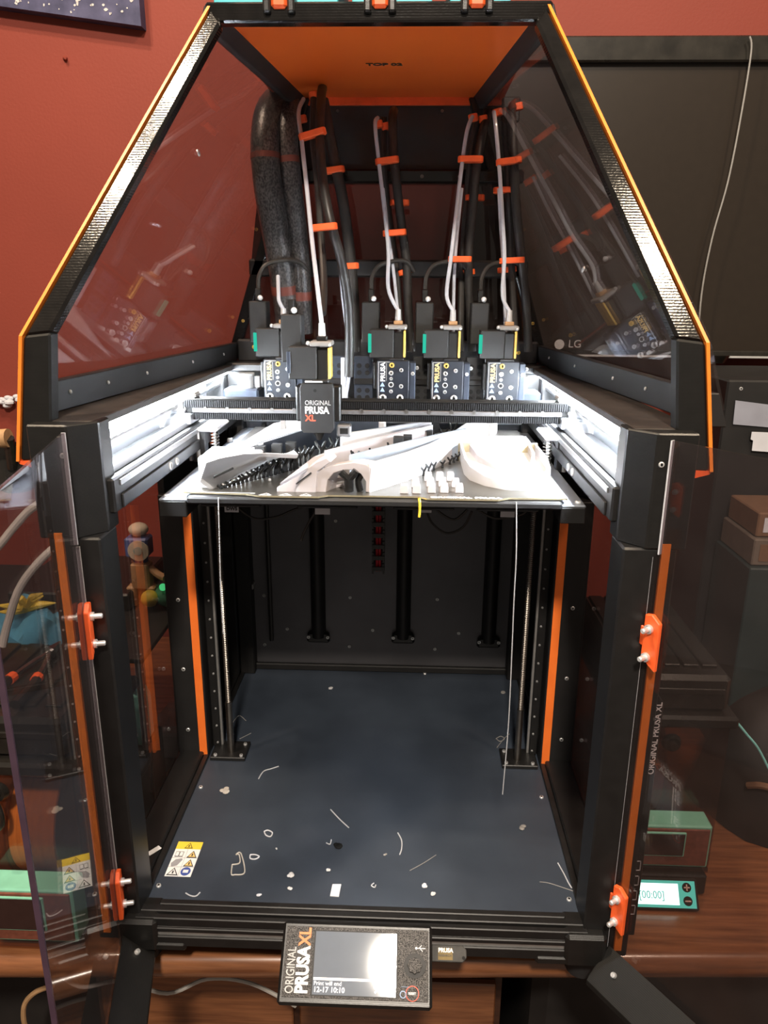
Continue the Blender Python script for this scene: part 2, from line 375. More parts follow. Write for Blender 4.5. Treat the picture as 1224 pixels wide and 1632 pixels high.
# ================================================================== printer frame
fr = thing('printer_frame', 'black 3D printer frame with orange stripes standing on the desk', '3d printer', (0, 0.3, 0))
fl = bx(-0.272, 0.272, 0.024, 0.602, 0.070, 0.079).build('floor_plate', 'floor_plate', fr, bevel=0.001)
bx(-0.300, 0.300, 0.597, 0.606, 0.05, 0.60).build('rear_panel', 'rear_sheet', fr)
bx(-0.25, 0.27, 0.588, 0.597, 0.079, 0.092).build('rear_rail', 'black_satin', fr, bevel=0.002)
# front extrusion: three ridges and two grooves
for i, (y0, y1, z1) in enumerate(((0.018, 0.026, 0.083), (0.006, 0.015, 0.085), (-0.004, 0.003, 0.084))):
    bx(-0.258, 0.258, y0, y1, 0.072, z1).build('front_ridge', 'black_metal', fr, bevel=0.001)
bx(-0.25, 0.25, -0.002, 0.024, 0.046, 0.078).build('front_beam', 'black_metal', fr)
bx(-0.232, 0.232, -0.0035, -0.002, 0.072, 0.080).build('slot_strip', 'strip_grey', fr)
bx(-0.232, 0.232, -0.0035, -0.002, 0.060, 0.066).build('slot_strip', 'strip_grey', fr)
bx(-0.250, 0.250, -0.006, -0.001, 0.066, 0.072).build('slot_lip', 'black_metal', fr, bevel=0.001)
bx(-0.250, 0.250, -0.006, -0.001, 0.046, 0.060).build('slot_lip', 'black_metal', fr, bevel=0.001)
for s in (-1, 1):
    b = bx(min(s*0.232, s*0.278), max(s*0.232, s*0.278), -0.010, 0.03, 0.040, 0.0835).build('foot_bracket', 'black_print', fr, bevel=0.004)
    bx(min(s*0.20, s*0.25), max(s*0.20, s*0.25), -0.008, 0.02, 0.040, 0.052).build('foot_bracket', 'black_print', fr, bevel=0.003)
    MB().cyl((s*0.262, 0.03, 0.0), (s*0.262, 0.03, 0.042), 0.018, 16).build('foot', 'rubber', fr)
    MB().cyl((s*0.262, 0.56, 0.0), (s*0.262, 0.56, 0.05), 0.018, 16).build('foot', 'rubber', fr)
    # side floor rails
    bx(min(s*0.262, s*0.300), max(s*0.262, s*0.300), 0.03, 0.60, 0.045, 0.088).build('side_rail', 'black_metal', fr, bevel=0.002)
    bx(min(s*0.254, s*0.262), max(s*0.254, s*0.262), 0.03, 0.60, 0.045, 0.083).build('rail_lip', 'black_metal', fr, bevel=0.001)
    # columns
    bx(min(s*0.2535, s*0.305), max(s*0.2535, s*0.305), 0.002, 0.046, 0.045, 0.5395).build('column', 'black_metal', fr, bevel=0.002)
    bx(min(s*0.262, s*0.305), max(s*0.262, s*0.305), 0.560, 0.602, 0.045, 0.64).build('column', 'black_metal', fr, bevel=0.002)
    bx(min(s*0.289, s*0.297), max(s*0.289, s*0.297), -0.0015, 0.002, 0.058, 0.545).build('orange_stripe', 'orange_edge', fr)
    # printed corner covers at the top of the front columns
    poly = [(s*0.312, 0.0, 0.539), (s*0.274, 0.0, 0.539), (s*0.252, 0.024, 0.539), (s*0.252, 0.05, 0.539), (s*0.312, 0.05, 0.539)]
    m = MB(); m.ext(poly, (0, 0, 0.112)); cc = m.build('corner_cover', 'black_print', fr, bevel=0.0015)
    screw(cc, (s*0.2795, 0.0, 0.622), (0, -1, 0), 0.0028)
    # smoked side windows
    bx(min(s*0.299, s*0.302), max(s*0.299, s*0.302), 0.046, 0.33, 0.088, 0.556).build('side_window', 'smoke', fr)
    bx(min(s*0.296, s*0.305), max(s*0.296, s*0.305), 0.325, 0.565, 0.088, 0.556).build('side_panel', 'black_satin', fr)
    # Z module cover with the orange stripe
    zc = bx(min(s*0.2545, s*0.302), max(s*0.2545, s*0.302), 0.312, 0.345, 0.079, 0.497).build('z_cover', 'black_satin', fr, bevel=0.001)
    bx(min(s*0.2565, s*0.268), max(s*0.2565, s*0.268), 0.3105, 0.3125, 0.0695 + 0.010, 0.482).build('orange_stripe', 'orange', fr)
    for z in (0.125, 0.228, 0.340): screw(zc, (s*0.284, 0.312, z), (0, -1, 0), 0.003)
    # linear rail and lead screw
    zr = bx(min(s*0.240, s*0.252), max(s*0.240, s*0.252), 0.330, 0.342, 0.085, 0.53).build('z_rail', 'black_metal', fr, bevel=0.001)
    bx(min(s*0.237, s*0.2405), max(s*0.237, s*0.2405), 0.334, 0.340, 0.085, 0.53).build('z_rail_track', 'strip_grey', fr)
    for i in range(13): screw(zr, (s*0.2445, 0.330, 0.092 + i*0.030), (0, -1, 0), 0.0016)
    m = MB(); n = 0
    pts = []; rad = []
    zz = 0.17
    while zz < 0.536:
        pts += [(s*0.2205, 0.317, zz), (s*0.2205, 0.317, zz + 0.0015)]; rad += [0.0042, 0.0033]; zz += 0.003
    m.tube(pts, rad, 12); m.build('lead_screw', 'screw_thread', fr, smooth=0)
    MB().cyl((s*0.2205, 0.317, 0.079), (s*0.2205, 0.317, 0.172), 0.0050, 14).build('motor_shaft', 'gold', fr) if False else MB().cyl((s*0.2205, 0.317, 0.079), (s*0.2205, 0.317, 0.172), 0.0050, 14).build('motor_shaft', 'screw_thread', fr)
    zb = bx(min(s*0.196, s*0.250), max(s*0.196, s*0.250), 0.300, 0.345, 0.079, 0.0855).build('z_base', 'black_metal', fr, bevel=0.001)
    for dx, dy in ((-0.02, -0.012), (0.02, -0.012), (-0.02, 0.018), (0.02, 0.018)): screw(zb, (s*0.2225 + dx, 0.317 + dy, 0.0855), (0, 0, 1), 0.0028, 0.003)
    bx(min(s*0.243, s*0.256), max(s*0.243, s*0.256), 0.345, 0.36, 0.105, 0.135).build('z_bracket', 'grey_plastic', fr, bevel=0.001)
    # upper side: top plate, lit inner wall, lamp strip, guide rod, rail and lower beam
    m = MB(); m.ext([(s*0.258, 0.02, 0.643), (s*0.320, 0.02, 0.643), (s*0.300, 0.63, 0.643), (s*0.246, 0.63, 0.643)], (0, 0, 0.0085)); m.build('top_plate', 'black_dust', fr, bevel=0.001)
    bx(min(s*0.292, s*0.300), max(s*0.292, s*0.300), 0.046, 0.60, 0.556, 0.645).build('upper_wall', 'alu', fr)
    bx(min(s*0.2585, s*0.269), max(s*0.2585, s*0.269), 0.030, 0.58, 0.6365, 0.6425).build('lamp_strip', 'led', fr)
    MB().cyl((s*0.272, 0.03, 0.620), (s*0.272, 0.585, 0.620), 0.0042, 12).build('guide_rod', 'rod', fr)
    bx(min(s*0.246, s*0.292), max(s*0.246, s*0.292), 0.030, 0.600, 0.556, 0.592).build('upper_beam', 'black_metal', fr, bevel=0.002)
    bx(min(s*0.255, s*0.270), max(s*0.255, s*0.270), 0.030, 0.59, 0.592, 0.600).build('y_rail', 'alu', fr, bevel=0.001)
    bx(min(s*0.2445, s*0.2465), max(s*0.2445, s*0.2465), 0.046, 0.56, 0.582, 0.588).build('beam_lip', 'alu', fr)
    bx(min(s*0.2435, s*0.2465), max(s*0.2435, s*0.2465), 0.046, 0.56, 0.558, 0.573).build('beam_lip', 'black_metal', fr, bevel=0.001)
    for y in (0.20, 0.225): screw(fr, (s*0.2435, y, 0.566), (-s, 0, 0), 0.005, 0.002, 'alu_white')
    # corner motors at the back
    mt = bx(min(s*0.200, s*0.258), max(s*0.200, s*0.258), 0.535, 0.59, 0.575, 0.616).build('corner_motor', 'tool_side', fr, bevel=0.003)
    MB().cyl((s*0.225, 0.556, 0.616), (s*0.225, 0.556, 0.636), 0.013, 18).build('pulley', 'steel', mt)
    MB().cyl((s*0.225, 0.556, 0.636), (s*0.225, 0.556, 0.640), 0.016, 18).build('pulley_flange', 'steel', mt)
    MB().cyl((s*0.207, 0.565, 0.616), (s*0.207, 0.565, 0.634), 0.005, 12).build('idler', 'alu_white', mt)
    bx(min(s*0.19, s*0.285), max(s*0.19, s*0.285), 0.565, 0.602, 0.640, 0.655).build('corner_block', 'black_print', fr, bevel=0.003)
bx(-0.30, 0.30, 0.575, 0.602, 0.556, 0.59).build('rear_beam', 'alu', fr, bevel=0.002)
bx(-0.30, 0.30, 0.59, 0.612, 0.59, 0.652).build('rear_beam', 'black_metal', fr, bevel=0.002)
# black spine with vertical lettering beside the right column
m = MB(); m.ext([(0.2985, 0.0035, 0.39), (0.2985, 0.0035, 0.075), (0.3115, 0.0035, 0.075), (0.3115, 0.0035, 0.372)], (0, 0.05, 0)); sp = m.build('side_spine', 'black_metal', fr, bevel=0.001)
text('lettering', 'ORIGINAL PRUSA XL', 0.0092, 'white_ink', sp, (0.3095, 0.0035, 0.288), (0, 0, 1), (-1, 0, 0), bold=0.0001)
for z in (0.105, 0.125, 0.145, 0.165):
    for a, b, c_, d_ in ((0.3015, 0.3085, z, z + 0.0008), (0.3015, 0.3085, z + 0.012, z + 0.0128), (0.3015, 0.3023, z, z + 0.0128), (0.3077, 0.3085, z, z + 0.0128)):
        bx(a, b, 0.0029, 0.0036, c_, d_).build('icon_line', 'grey_ink', sp)
# rear panel covers, screws, cable chain
for (x, zb_) in ((-0.1165, 0.150), (0.0415, 0.152), (0.2005, 0.147)):
    m = MB(); pr_ = [(x + 0.0135*math.cos(R(a)), 0.597 - 0.020*math.sin(R(a)), zb_) for a in range(0, 181, 20)]
    m.ext(pr_, (0, 0, 0.37)); cv = m.build('motor_cable_cover', 'black_satin', fr)
    m = MB(); m.ext([(x - 0.022, 0.597, zb_ - 0.012), (x + 0.022, 0.597, zb_ - 0.012), (x + 0.020, 0.597, zb_ + 0.01), (x - 0.020, 0.597, zb_ + 0.01)], (0, -0.012, 0)); m.build('cover_foot', 'black_print', cv, bevel=0.004)
    for dx in (-0.018, 0.018): screw(cv, (x + dx, 0.585, zb_ + 0.001), (0, -1, 0), 0.0034, 0.002)
for q in ((-0.217, 0.597, 0.2274), (-0.0573, 0.597, 0.2273), (0.1035, 0.597, 0.2271), (-0.1758, 0.597, 0.1609), (-0.0154, 0.597, 0.1622), (0.1451, 0.597, 0.1597), (-0.2197, 0.597, 0.1274), (-0.0591, 0.597, 0.1275), (0.1016, 0.597, 0.1263), (-0.0824, 0.597, 0.3749)):
    screw(fr, q, (0, -1, 0), 0.0032, 0.002)
for q in ((-0.2473, 0.0487, 0.079), (0.2468, 0.0487, 0.079), (-0.2468, 0.236, 0.079), (0.2448, 0.2358, 0.079), (0.0836, 0.5865, 0.079)):
    screw(fr, (q[0], q[1], 0.079), (0, 0, 1), 0.0030, 0.002)
for (q, w_, h_) in (((-0.2732, 0.58, 0.1046), 0.014, 0.022), ((-0.2436, 0.58, 0.1028), 0.008, 0.014), ((0.2434, 0.58, 0.1116), 0.014, 0.022), ((-0.2394, 0.58, 0.2515), 0.014, 0.010)):
    bx(q[0] - w_/2, q[0] + w_/2, 0.578, 0.598, q[2] - h_/2, q[2] + h_/2).build('rear_bracket', 'grey_plastic', fr, bevel=0.001)
bx(-0.262, -0.235, 0.57, 0.598, 0.079, 0.56).build('rear_z_rail', 'black_satin', fr, bevel=0.002)
bx(0.235, 0.262, 0.57, 0.598, 0.079, 0.56).build('rear_z_rail', 'black_satin', fr, bevel=0.002)
m = MB(); m.tube([(-0.205, 0.59, 0.14), (-0.205, 0.59, 0.55)], 0.004, 8); m.build('rear_cable', 'hose', fr)

# warning label on the floor plate
def warning_label(parent, x0, x1, y0, y1, z):
    W = x1 - x0; H = y1 - y0
    L = bx(x0, x1, y0, y1, z, z + 0.0004).build('warning_label', 'label_white', parent, smooth=0, label='white warning label with yellow header')
    X = lambda a: x0 + W*a
    Y = lambda a: y0 + H*a
    zt = z + 0.0006
    def flat(name, pts, mk, zz=zt): MB().ext([(X(a), Y(b), z) for a, b in pts], (0, 0, zz - z)).build(name, mk, L, smooth=0)
    flat('header', [(0, .78), (1, .78), (1, 1), (0, 1)], 'label_yellow')
    def tri(cx, cy, w, h, mk, inner):
        flat('warning_triangle', [(cx - w/2, cy - h/2), (cx + w/2, cy - h/2), (cx, cy + h/2)], 'black_ink', zt + 0.0002)
        flat('triangle_fill', [(cx - w*.36, cy - h*.40), (cx + w*.36, cy - h*.40), (cx, cy + h*.32)], inner, zt + 0.0004)
        flat('triangle_mark', [(cx - w*.06, cy - h*.32), (cx + w*.06, cy - h*.32), (cx + w*.06, cy + h*.05), (cx - w*.06, cy + h*.05)], 'black_ink', zt + 0.0006)
    tri(.5, .885, .34, .17, 'label_yellow', 'label_yellow')
    tri(.76, .63, .40, .20, 'gold_print', 'gold_print'); tri(.76, .38, .40, .20, 'gold_print', 'gold_print'); tri(.27, .13, .44, .21, 'label_white', 'label_white')
    for a, b in ((.08, .70), (.24, .70)):
        flat('book_icon', [(a, b - .15), (a + .15, b - .15), (a + .15, b), (a, b)], 'black_ink', zt + 0.0002); flat('book_page', [(a + .015, b - .135), (a + .135, b - .135), (a + .135, b - .015), (a + .015, b - .015)], 'label_white', zt + 0.0004)
    flat('hand_icon', [(.10, .26), (.32, .30), (.45, .47), (.40, .50), (.18, .47), (.05, .36)], 'label_grey', zt + 0.0002)
    flat('eye_disc', [(.74 + .19*math.cos(k*.3927), .14 + .115*math.sin(k*.3927)) for k in range(16)], 'label_blue', zt + 0.0002)
    flat('eye_mark', [(.64, .10), (.84, .10), (.84, .18), (.64, .18)], 'label_white', zt + 0.0004)
    flat('divider', [(.5, .0), (.51, .0), (.51, .78), (.5, .78)], 'label_grey'); flat('divider', [(0, .52), (1, .52), (1, .527), (0, .527)], 'label_grey'); flat('divider', [(0, .26), (1, .26), (1, .267), (0, .267)], 'label_grey')
warning_label(fr, -0.2455, -0.2130, 0.0645, 0.1245, 0.079)
m = MB(); a_, b_ = Vector((-0.2731, 0.0887, 0.089)), Vector((-0.2624, 0.1025, 0.089)); m.bar(a_ + Vector((0, 0, 0.0003)), b_ + Vector((0, 0, 0.0003)), 0.007, 0.0006); m.build('rail_label', 'label_white', fr, smooth=0)

# ================================================================== hood
hd = thing('enclosure_hood', 'tall tapered smoked-glass hood with orange edges on top of the printer', 'printer hood', (0, 0.3, 0.651))
CX = 0.006
def solve_plane():
    a, b, c_ = Vector((-0.308, 0.03, 0.733)), Vector((-0.180, 0.238, 1.052)), Vector((-0.262, 0.635, 0.675))
    n = (b - a).cross(c_ - a); return n, n.dot(a)
PN, PD = solve_plane()
def PX(y, z, s):
    x = (PD - PN.y*y - PN.z*z) / PN.x
    return x if s < 0 else 2*CX - x
for s in (-1, 1):
    lab = None
    def pp(y, z, off=0.0): return (PX(y, z, s) - s*off, y, z)
    # smoked pane
    pane = [pp(0.034, 0.668), pp(0.034, 0.735), pp(0.236, 1.05), pp(0.634, 1.05), pp(0.634, 0.668)]
    m = MB(); m.ext(pane, (s*0.003, 0, 0)); m.build('side_pane', 'smoke', hd, smooth=0)
    # front leg and slanted post
    ob, obd, ot = Vector((s*0.3305, 0.018, 0.612)), Vector((s*0.312, 0.018, 0.731)), Vector((CX + s*0.178, 0.231, 1.062))
    ib, ibd, it = Vector((s*0.300, 0.018, 0.612)), Vector((s*0.2865, 0.018, 0.734)), Vector((CX + s*0.1655, 0.2178, 1.044))
    m = MB(); m.ext([ob, obd, ibd, ib], (0, 0.018, 0)); m.build('front_leg', 'bar_black', hd, bevel=0.002)
    m = MB(); m.ext([obd, ot, it, ibd], (0, 0.016, -0.004)); post = m.build('front_post', 'black_gloss', hd, bevel=0.003)
    # orange outer edge (front leg, slope) and the small catch at the bottom
    e = 0.0032
    m = MB()
    for a, b in ((ob, obd), (obd, ot)):
        m.ext([a + Vector((s*0.0003, -0.002, 0)), b + Vector((s*0.0003, -0.002, 0)), b + Vector((s*(0.0003 + e), -0.002, 0)), a + Vector((s*(0.0003 + e), -0.002, 0))], (0, 0.03, 0))
    m.build('orange_edge', 'orange_edge', hd, smooth=0)
    m = MB(); m.ext([ob + Vector((s*0.0035, 0.0, 0)), ob + Vector((-s*0.018, 0, 0.001)), ob + Vector((-s*0.026, 0, -0.006)), ob + Vector((-s*0.020, 0, -0.009)), ob + Vector((s*0.001, 0, -0.003))], (0, 0.02, 0)); m.build('catch', 'orange_print', hd)
    # lower rail on the printer's top plate, upper rail, rear post
    m = MB(); m.ext([pp(0.03, 0.652, 0.0), pp(0.03, 0.652, 0.018), pp(0.03, 0.684, 0.012), pp(0.03, 0.684, 0.0)], Vector(pp(0.636, 0.652)) - Vector(pp(0.03, 0.652))); lr = m.build('lower_rail', 'black_satin', hd, bevel=0.001)
    for y in (0.09, 0.17, 0.27, 0.42, 0.55): screw(lr, pp(y, 0.670, 0.0155), (-s, 0, 0.2), 0.0022)
    m = MB(); m.ext([pp(0.232, 1.064, -0.003), pp(0.232, 1.064, 0.009), pp(0.232, 1.044, 0.006), pp(0.232, 1.044, -0.003)], Vector(pp(0.640, 1.062)) - Vector(pp(0.232, 1.062))); m.build('upper_rail', 'black_satin', hd, bevel=0.001)
    m = MB(); m.ext([pp(0.622, 0.652, 0.0), pp(0.622, 0.652, 0.018), pp(0.622, 1.06, 0.018), pp(0.622, 1.06, 0.0)], (0, 0.018, 0)); rp_ = m.build('rear_post', 'black_gloss', hd, bevel=0.002)
    for z in (0.72, 0.86): screw(rp_, pp(0.622, z, 0.010), (0, -1, 0), 0.0028, 0.002, 'gold')
    screw(hd, pp(0.30 if s < 0 else 0.33, 0.93 if s < 0 else 0.80, 0.0), (-s, 0, 0.3), 0.0042, 0.002, 'steel')
XL, XR = CX - 0.184, CX + 0.184
bx(XL, XR, 0.229, 0.246, 1.0465, 1.066).build('front_bar', 'black_gloss', hd, bevel=0.002)
bx(XL + 0.004, XR - 0.004, 0.236, 0.640, 1.0615, 1.0655).build('top_panel', 'orange_sheet', hd)
bx(XL + 0.008, XR - 0.008, 0.6285, 0.634, 1.0505, 1.0614).build('top_lip', 'orange_print', hd)
for s in (-1, 1):
    x = CX + s*0.1735
    bx(x - 0.002, x + 0.002, 0.246, 0.628, 1.0575, 1.0614).build('top_lip', 'orange_print', hd)
text('lettering', 'TOP 02', 0.015, 'black_ink', hd, (-0.019, 0.452, 1.0612), (1, 0, 0), (0, -1, 0), bold=0.0006)
bx(-0.200, 0.212, 0.634, 0.646, 1.028, 1.064).build('rear_bar', 'black_satin', hd, bevel=0.002)
for x in (-0.075, 0.09, -0.15, 0.17): screw(hd, (x, 0.634, 1.043), (0, -1, 0), 0.0026, 0.002, 'rod')
m = MB(); m.ext([(-0.188, 0.634, 1.03), (0.200, 0.634, 1.03), (0.218, 0.634, 0.95), (-0.206, 0.634, 0.95)], (0, 0.003, 0)); m.build('rear_upper_pane', 'black_satin', hd)
m = MB(); m.ext([(-0.203, 0.634, 0.95), (0.215, 0.634, 0.95), (0.258, 0.634, 0.66), (-0.246, 0.634, 0.66)], (0, 0.003, 0)); m.build('rear_pane', 'smoke_dark', hd, smooth=0)
bx(-0.212, 0.222, 0.618, 0.640, 0.936, 0.957).build('rear_bar', 'black_gloss', hd, bevel=0.003)
bx(-0.225, 0.238, 0.622, 0.640, 0.792, 0.820).build('rear_bar', 'black_satin', hd, bevel=0.003)
bx(-0.25, 0.262, 0.616, 0.640, 0.652, 0.690).build('rear_bar', 'black_satin', hd, bevel=0.003)
for x in (-0.11, -0.095, 0.06, 0.12): screw(hd, (x, 0.618, 0.946), (0, -1, 0), 0.003, 0.002, 'rod')
for q in ((0.2283, 0.615, 0.6723), (-0.2201, 0.615, 0.6773)): screw(hd, q, (0, -1, 0), 0.0035, 0.002, 'gold')
# hinges at the top front
for x in ((-0.0983, 0.232, 1.065)[0], (0.0086, 0.232, 1.064)[0], (0.1106, 0.232, 1.064)[0]):
    h = MB().box(x - 0.017, x - 0.009, 0.222, 0.246, 1.054, 1.084).box(x + 0.009, x + 0.017, 0.222, 0.246, 1.054, 1.084).build('hinge', 'black_print', hd, bevel=0.002)
    bx(x - 0.0085, x + 0.0085, 0.224, 0.246, 1.0585, 1.0845).build('hinge_knuckle', 'orange_print', h, bevel=0.003)
    MB().cyl((x - 0.0175, 0.235, 1.071), (x + 0.0175, 0.235, 1.071), 0.003, 10).build('hinge_pin', 'steel', h)
# boxes standing on the hood
def carton(x0, x1, label, txt, tx):
    c_ = thing('carton', label, 'box', ((x0 + x1)/2, 0.33, 1.066), 'cyan cartons on the hood')
    bx(x0, x1, 0.27, 0.42, 1.066, 1.23).build('carton_body', 'cyan_card', c_, bevel=0.001)
    bx(x0 + 0.004, x1 - 0.004, 0.2695, 0.27, 1.10, 1.22).build('print_panel', 'cream_card', c_)
    if txt: text('lettering', txt, 0.009, 'white_ink', c_, (tx, 0.2694, 1.0835), bold=0.0002)
carton(-0.178, -0.040, 'cyan carton on the left of the hood roof', None, 0)
carton(-0.024, 0.064, 'cyan carton marked in China in the middle of the hood roof', 'MADE IN CHINA', (0.0104, 0.27, 1.072)[0])
carton(0.084, 0.150, 'small cyan carton on the right of the hood roof', None, 0)

# ================================================================== doors (both swung open)
def door(hx, hy, dx, dy, s, label):
    """hinge line at (hx,hy); the sheet runs along (dx,dy); s=-1 left, +1 right"""
    d = Vector((dx, dy, 0)).normalized(); n = Vector((-d.y, d.x, 0)) * s   # n points to the outside face
    D = thing('enclosure_door', label, 'door', (hx, hy, 0.045), 'open smoked front doors')
    def P(u, z, t=0.0): return Vector((hx, hy, z)) + d*u + n*t
    Wd = 0.252
    m = MB(); m.ext([P(0, 0.645), P(0, 0.535), P(-0.006, 0.531), P(-0.006, 0.06), P(Wd, 0.06), P(Wd, 0.645)], n*0.003); m.build('door_pane', 'smoke_door', D, smooth=0)
    m = MB(); m.ext([P(-0.0062, 0.06, -0.0004), P(-0.0062, 0.531, -0.0004), P(-0.0062, 0.531, 0.0034), P(-0.0062, 0.06, 0.0034)], -d*0.0014); m.build('pane_edge', 'paper', D, smooth=0)
    m = MB(); m.ext([P(-0.0002, 0.535, -0.0004), P(-0.0002, 0.645, -0.0004), P(-0.0002, 0.645, 0.0034), P(-0.0002, 0.535, 0.0034)], -d*0.0014); m.build('pane_edge', 'paper', D, smooth=0)
    m = MB(); m.ext([P(Wd, 0.06, -0.0005), P(Wd, 0.645, -0.0005), P(Wd, 0.645, 0.0035), P(Wd, 0.06, 0.0035)], d*0.0025); m.build('free_edge', 'free_edge', D, smooth=0)
    # bottom seal bar of triangular section
    tri_ = [P(0.002, 0.058, -0.001), P(0.002, 0.030, -0.030 ), P(0.002, 0.026, -0.027), P(0.002, 0.026, -0.001)]
    m = MB(); m.ext([P(-0.004, 0.064, -0.0005), P(-0.004, 0.034, -0.034), P(-0.004, 0.027, -0.034), P(-0.004, 0.027, -0.0005)], d*(Wd + 0.004)); sb = m.build('seal_bar', 'bar_black', D, bevel=0.0005)
    m = MB(); m.ext([P(-0.0042, 0.060, -0.003), P(-0.0042, 0.036, -0.031), P(-0.0042, 0.031, -0.031), P(-0.0042, 0.031, -0.003)], -d*0.0004); m.build('bar_recess', 'dark_hole', sb)
    for u in (0.018, 0.20): screw(sb, P(u, 0.050, -0.016), -n + Vector((0, 0, 1)), 0.0032, 0.004)
    return D, P, d, n
mat('free_edge', (0.06, 0.035, 0.055), 0.3)
DL, PL, dL, nL = door(-0.2724, -0.006, 0.225, -0.974, -1, 'smoked glass door swung open on the left of the printer')
DR, PR, dR, nR = door(0.2862, -0.003, 0.572, -0.82, 1, 'smoked glass door swung open on the right of the printer')
for D, P, d, n, s in ((DL, PL, dL, nL, -1), (DR, PR, dR, nR, 1)):
    for z in (0.4465, 0.1225):
        z0, z1 = z - 0.029, z + 0.029
        m = MB(); m.ext([P(-0.004, z1 - 0.002, -0.0003), P(0.004, z1, -0.0003), P(0.0135, z1 - 0.007, -0.0003), P(0.0135, z0, -0.0003), P(0.006, z0 + 0.004, -0.0003), P(-0.004, z0 + 0.012, -0.0003)], -n*0.005)
        h = m.build('hinge', 'orange_print', D, bevel=0.0008)
        hxy = Vector((s*0.268, -0.002, 0))
        m = MB(); m.ext([P(-0.0035, z + 0.012, -0.0003), P(-0.0115, z + 0.014, -0.0003), P(-0.0115, z - 0.006, -0.0003), P(-0.0035, z - 0.008, -0.0003)], -n*0.003); m.build('hinge_tab', 'orange_print', h, bevel=0.0006)
        for zz in (z + 0.014, z - 0.016):
            a = P(0.003, zz, -0.0053); m = MB(); m.tube([a, a - n*0.003, a - n*0.003, a - n*0.010, a - n*0.011], [0.0046, 0.0046, 0.0028, 0.0028, 0.0020], 12); m.build('bolt', 'steel', h)
# ================================================================== X gantry
gx = thing('x_gantry', 'crossbeam with ribbed belts spanning the printer in front of the docked tool heads', 'gantry', (0, 0.35, 0.60))
bx(-0.262, 0.262, 0.338, 0.362, 0.600, 0.6285).build('beam', 'bar_black', gx, bevel=0.001)
xr = bx(-0.250, 0.252, 0.329, 0.338, 0.6105, 0.6165).build('x_rail', 'rail_steel', gx, bevel=0.0008)
for i in range(16):
    x = -0.232 + i*0.0305
    MB().cyl((x, 0.3292, 0.6155), (x, 0.3282, 0.6155), 0.0030, 12).build('rail_hole', 'rod', xr)
for (z0, z1) in ((0.6170, 0.6270), (0.6005, 0.6100)):
    b = bx(-0.262, 0.264, 0.3335, 0.3360, z0, z1).build('belt', 'belt_gap', gx)
    m = MB()
    x = -0.2615
    while x < 0.263:
        m.box(x, x + 0.0017, 0.3320, 0.3336, z0 + 0.0004, z1 - 0.0004); x += 0.0029
    m.build('belt_teeth', 'belt', b, kind='stuff', smooth=0)
for s in (-1, 1):
    c_ = bx(min(s*0.262, s*0.300), max(s*0.262, s*0.300), 0.330, 0.382, 0.600, 0.6135).build('end_carriage', 'alu_white', gx, bevel=0.002)
    bx(min(s*0.250, s*0.278), max(s*0.250, s*0.278), 0.318, 0.372, 0.5955, 0.6095).build('carriage_block', 'alu', c_, bevel=0.001)
    for dy in (0.323, 0.365): screw(c_, (s*0.264, dy, 0.6095), (0, 0, 1), 0.003)
    bx(min(s*0.258, s*0.298), max(s*0.258, s*0.298), 0.316, 0.330, 0.572, 0.606).build('carriage_front', 'alu_white', c_, bevel=0.002)
    MB().tube([(s*0.2725, 0.335, 0.6135), (s*0.2725, 0.335, 0.6145), (s*0.2725, 0.335, 0.6145), (s*0.2725, 0.335, 0.6255), (s*0.2725, 0.335, 0.6255), (s*0.2725, 0.335, 0.627)], [0.0125, 0.0125, 0.0095, 0.0095, 0.0125, 0.0125], 20).build('idler_pulley', 'steel', c_)
    bx(min(s*0.247, s*0.268), max(s*0.247, s*0.268), 0.338, 0.365, 0.6285, 0.636).build('beam_end', 'grey_plastic', gx, bevel=0.002)

# ================================================================== tool heads
def lettering_tool(parent, x, y, z):
    text('lettering', 'PRUSA', 0.0085, 'gold_print', parent, (x, y, z), (0, 0, 1), (-1, 0, 0), bold=0.0002)
def clip(parent, p, w, tilt=0.12, h=0.0085, dpt=0.018):
    """orange strap with rounded ends around tube and hose, centre p"""
    p = Vector(p); mt = Matrix.Translation(p) @ Matrix.Rotation(-tilt, 4, 'Y')
    prof = []
    for k in range(9): a = math.pi/2 + math.pi*k/8; prof.append((-w/2 + dpt/2*0.6 + dpt/2*0.6*math.cos(a), dpt/2*math.sin(a)))
    for k in range(9): a = -math.pi/2 + math.pi*k/8; prof.append((w/2 - dpt/2*0.6 + dpt/2*0.6*math.cos(a), dpt/2*math.sin(a)))
    m = MB(); pts = [mt @ Vector((x, y, -h/2)) for x, y in prof]
    m.ext(pts, mt.to_3x3() @ Vector((0, 0, h))); return m.build('cable_clip', 'orange_print', parent, bevel=0.0008)
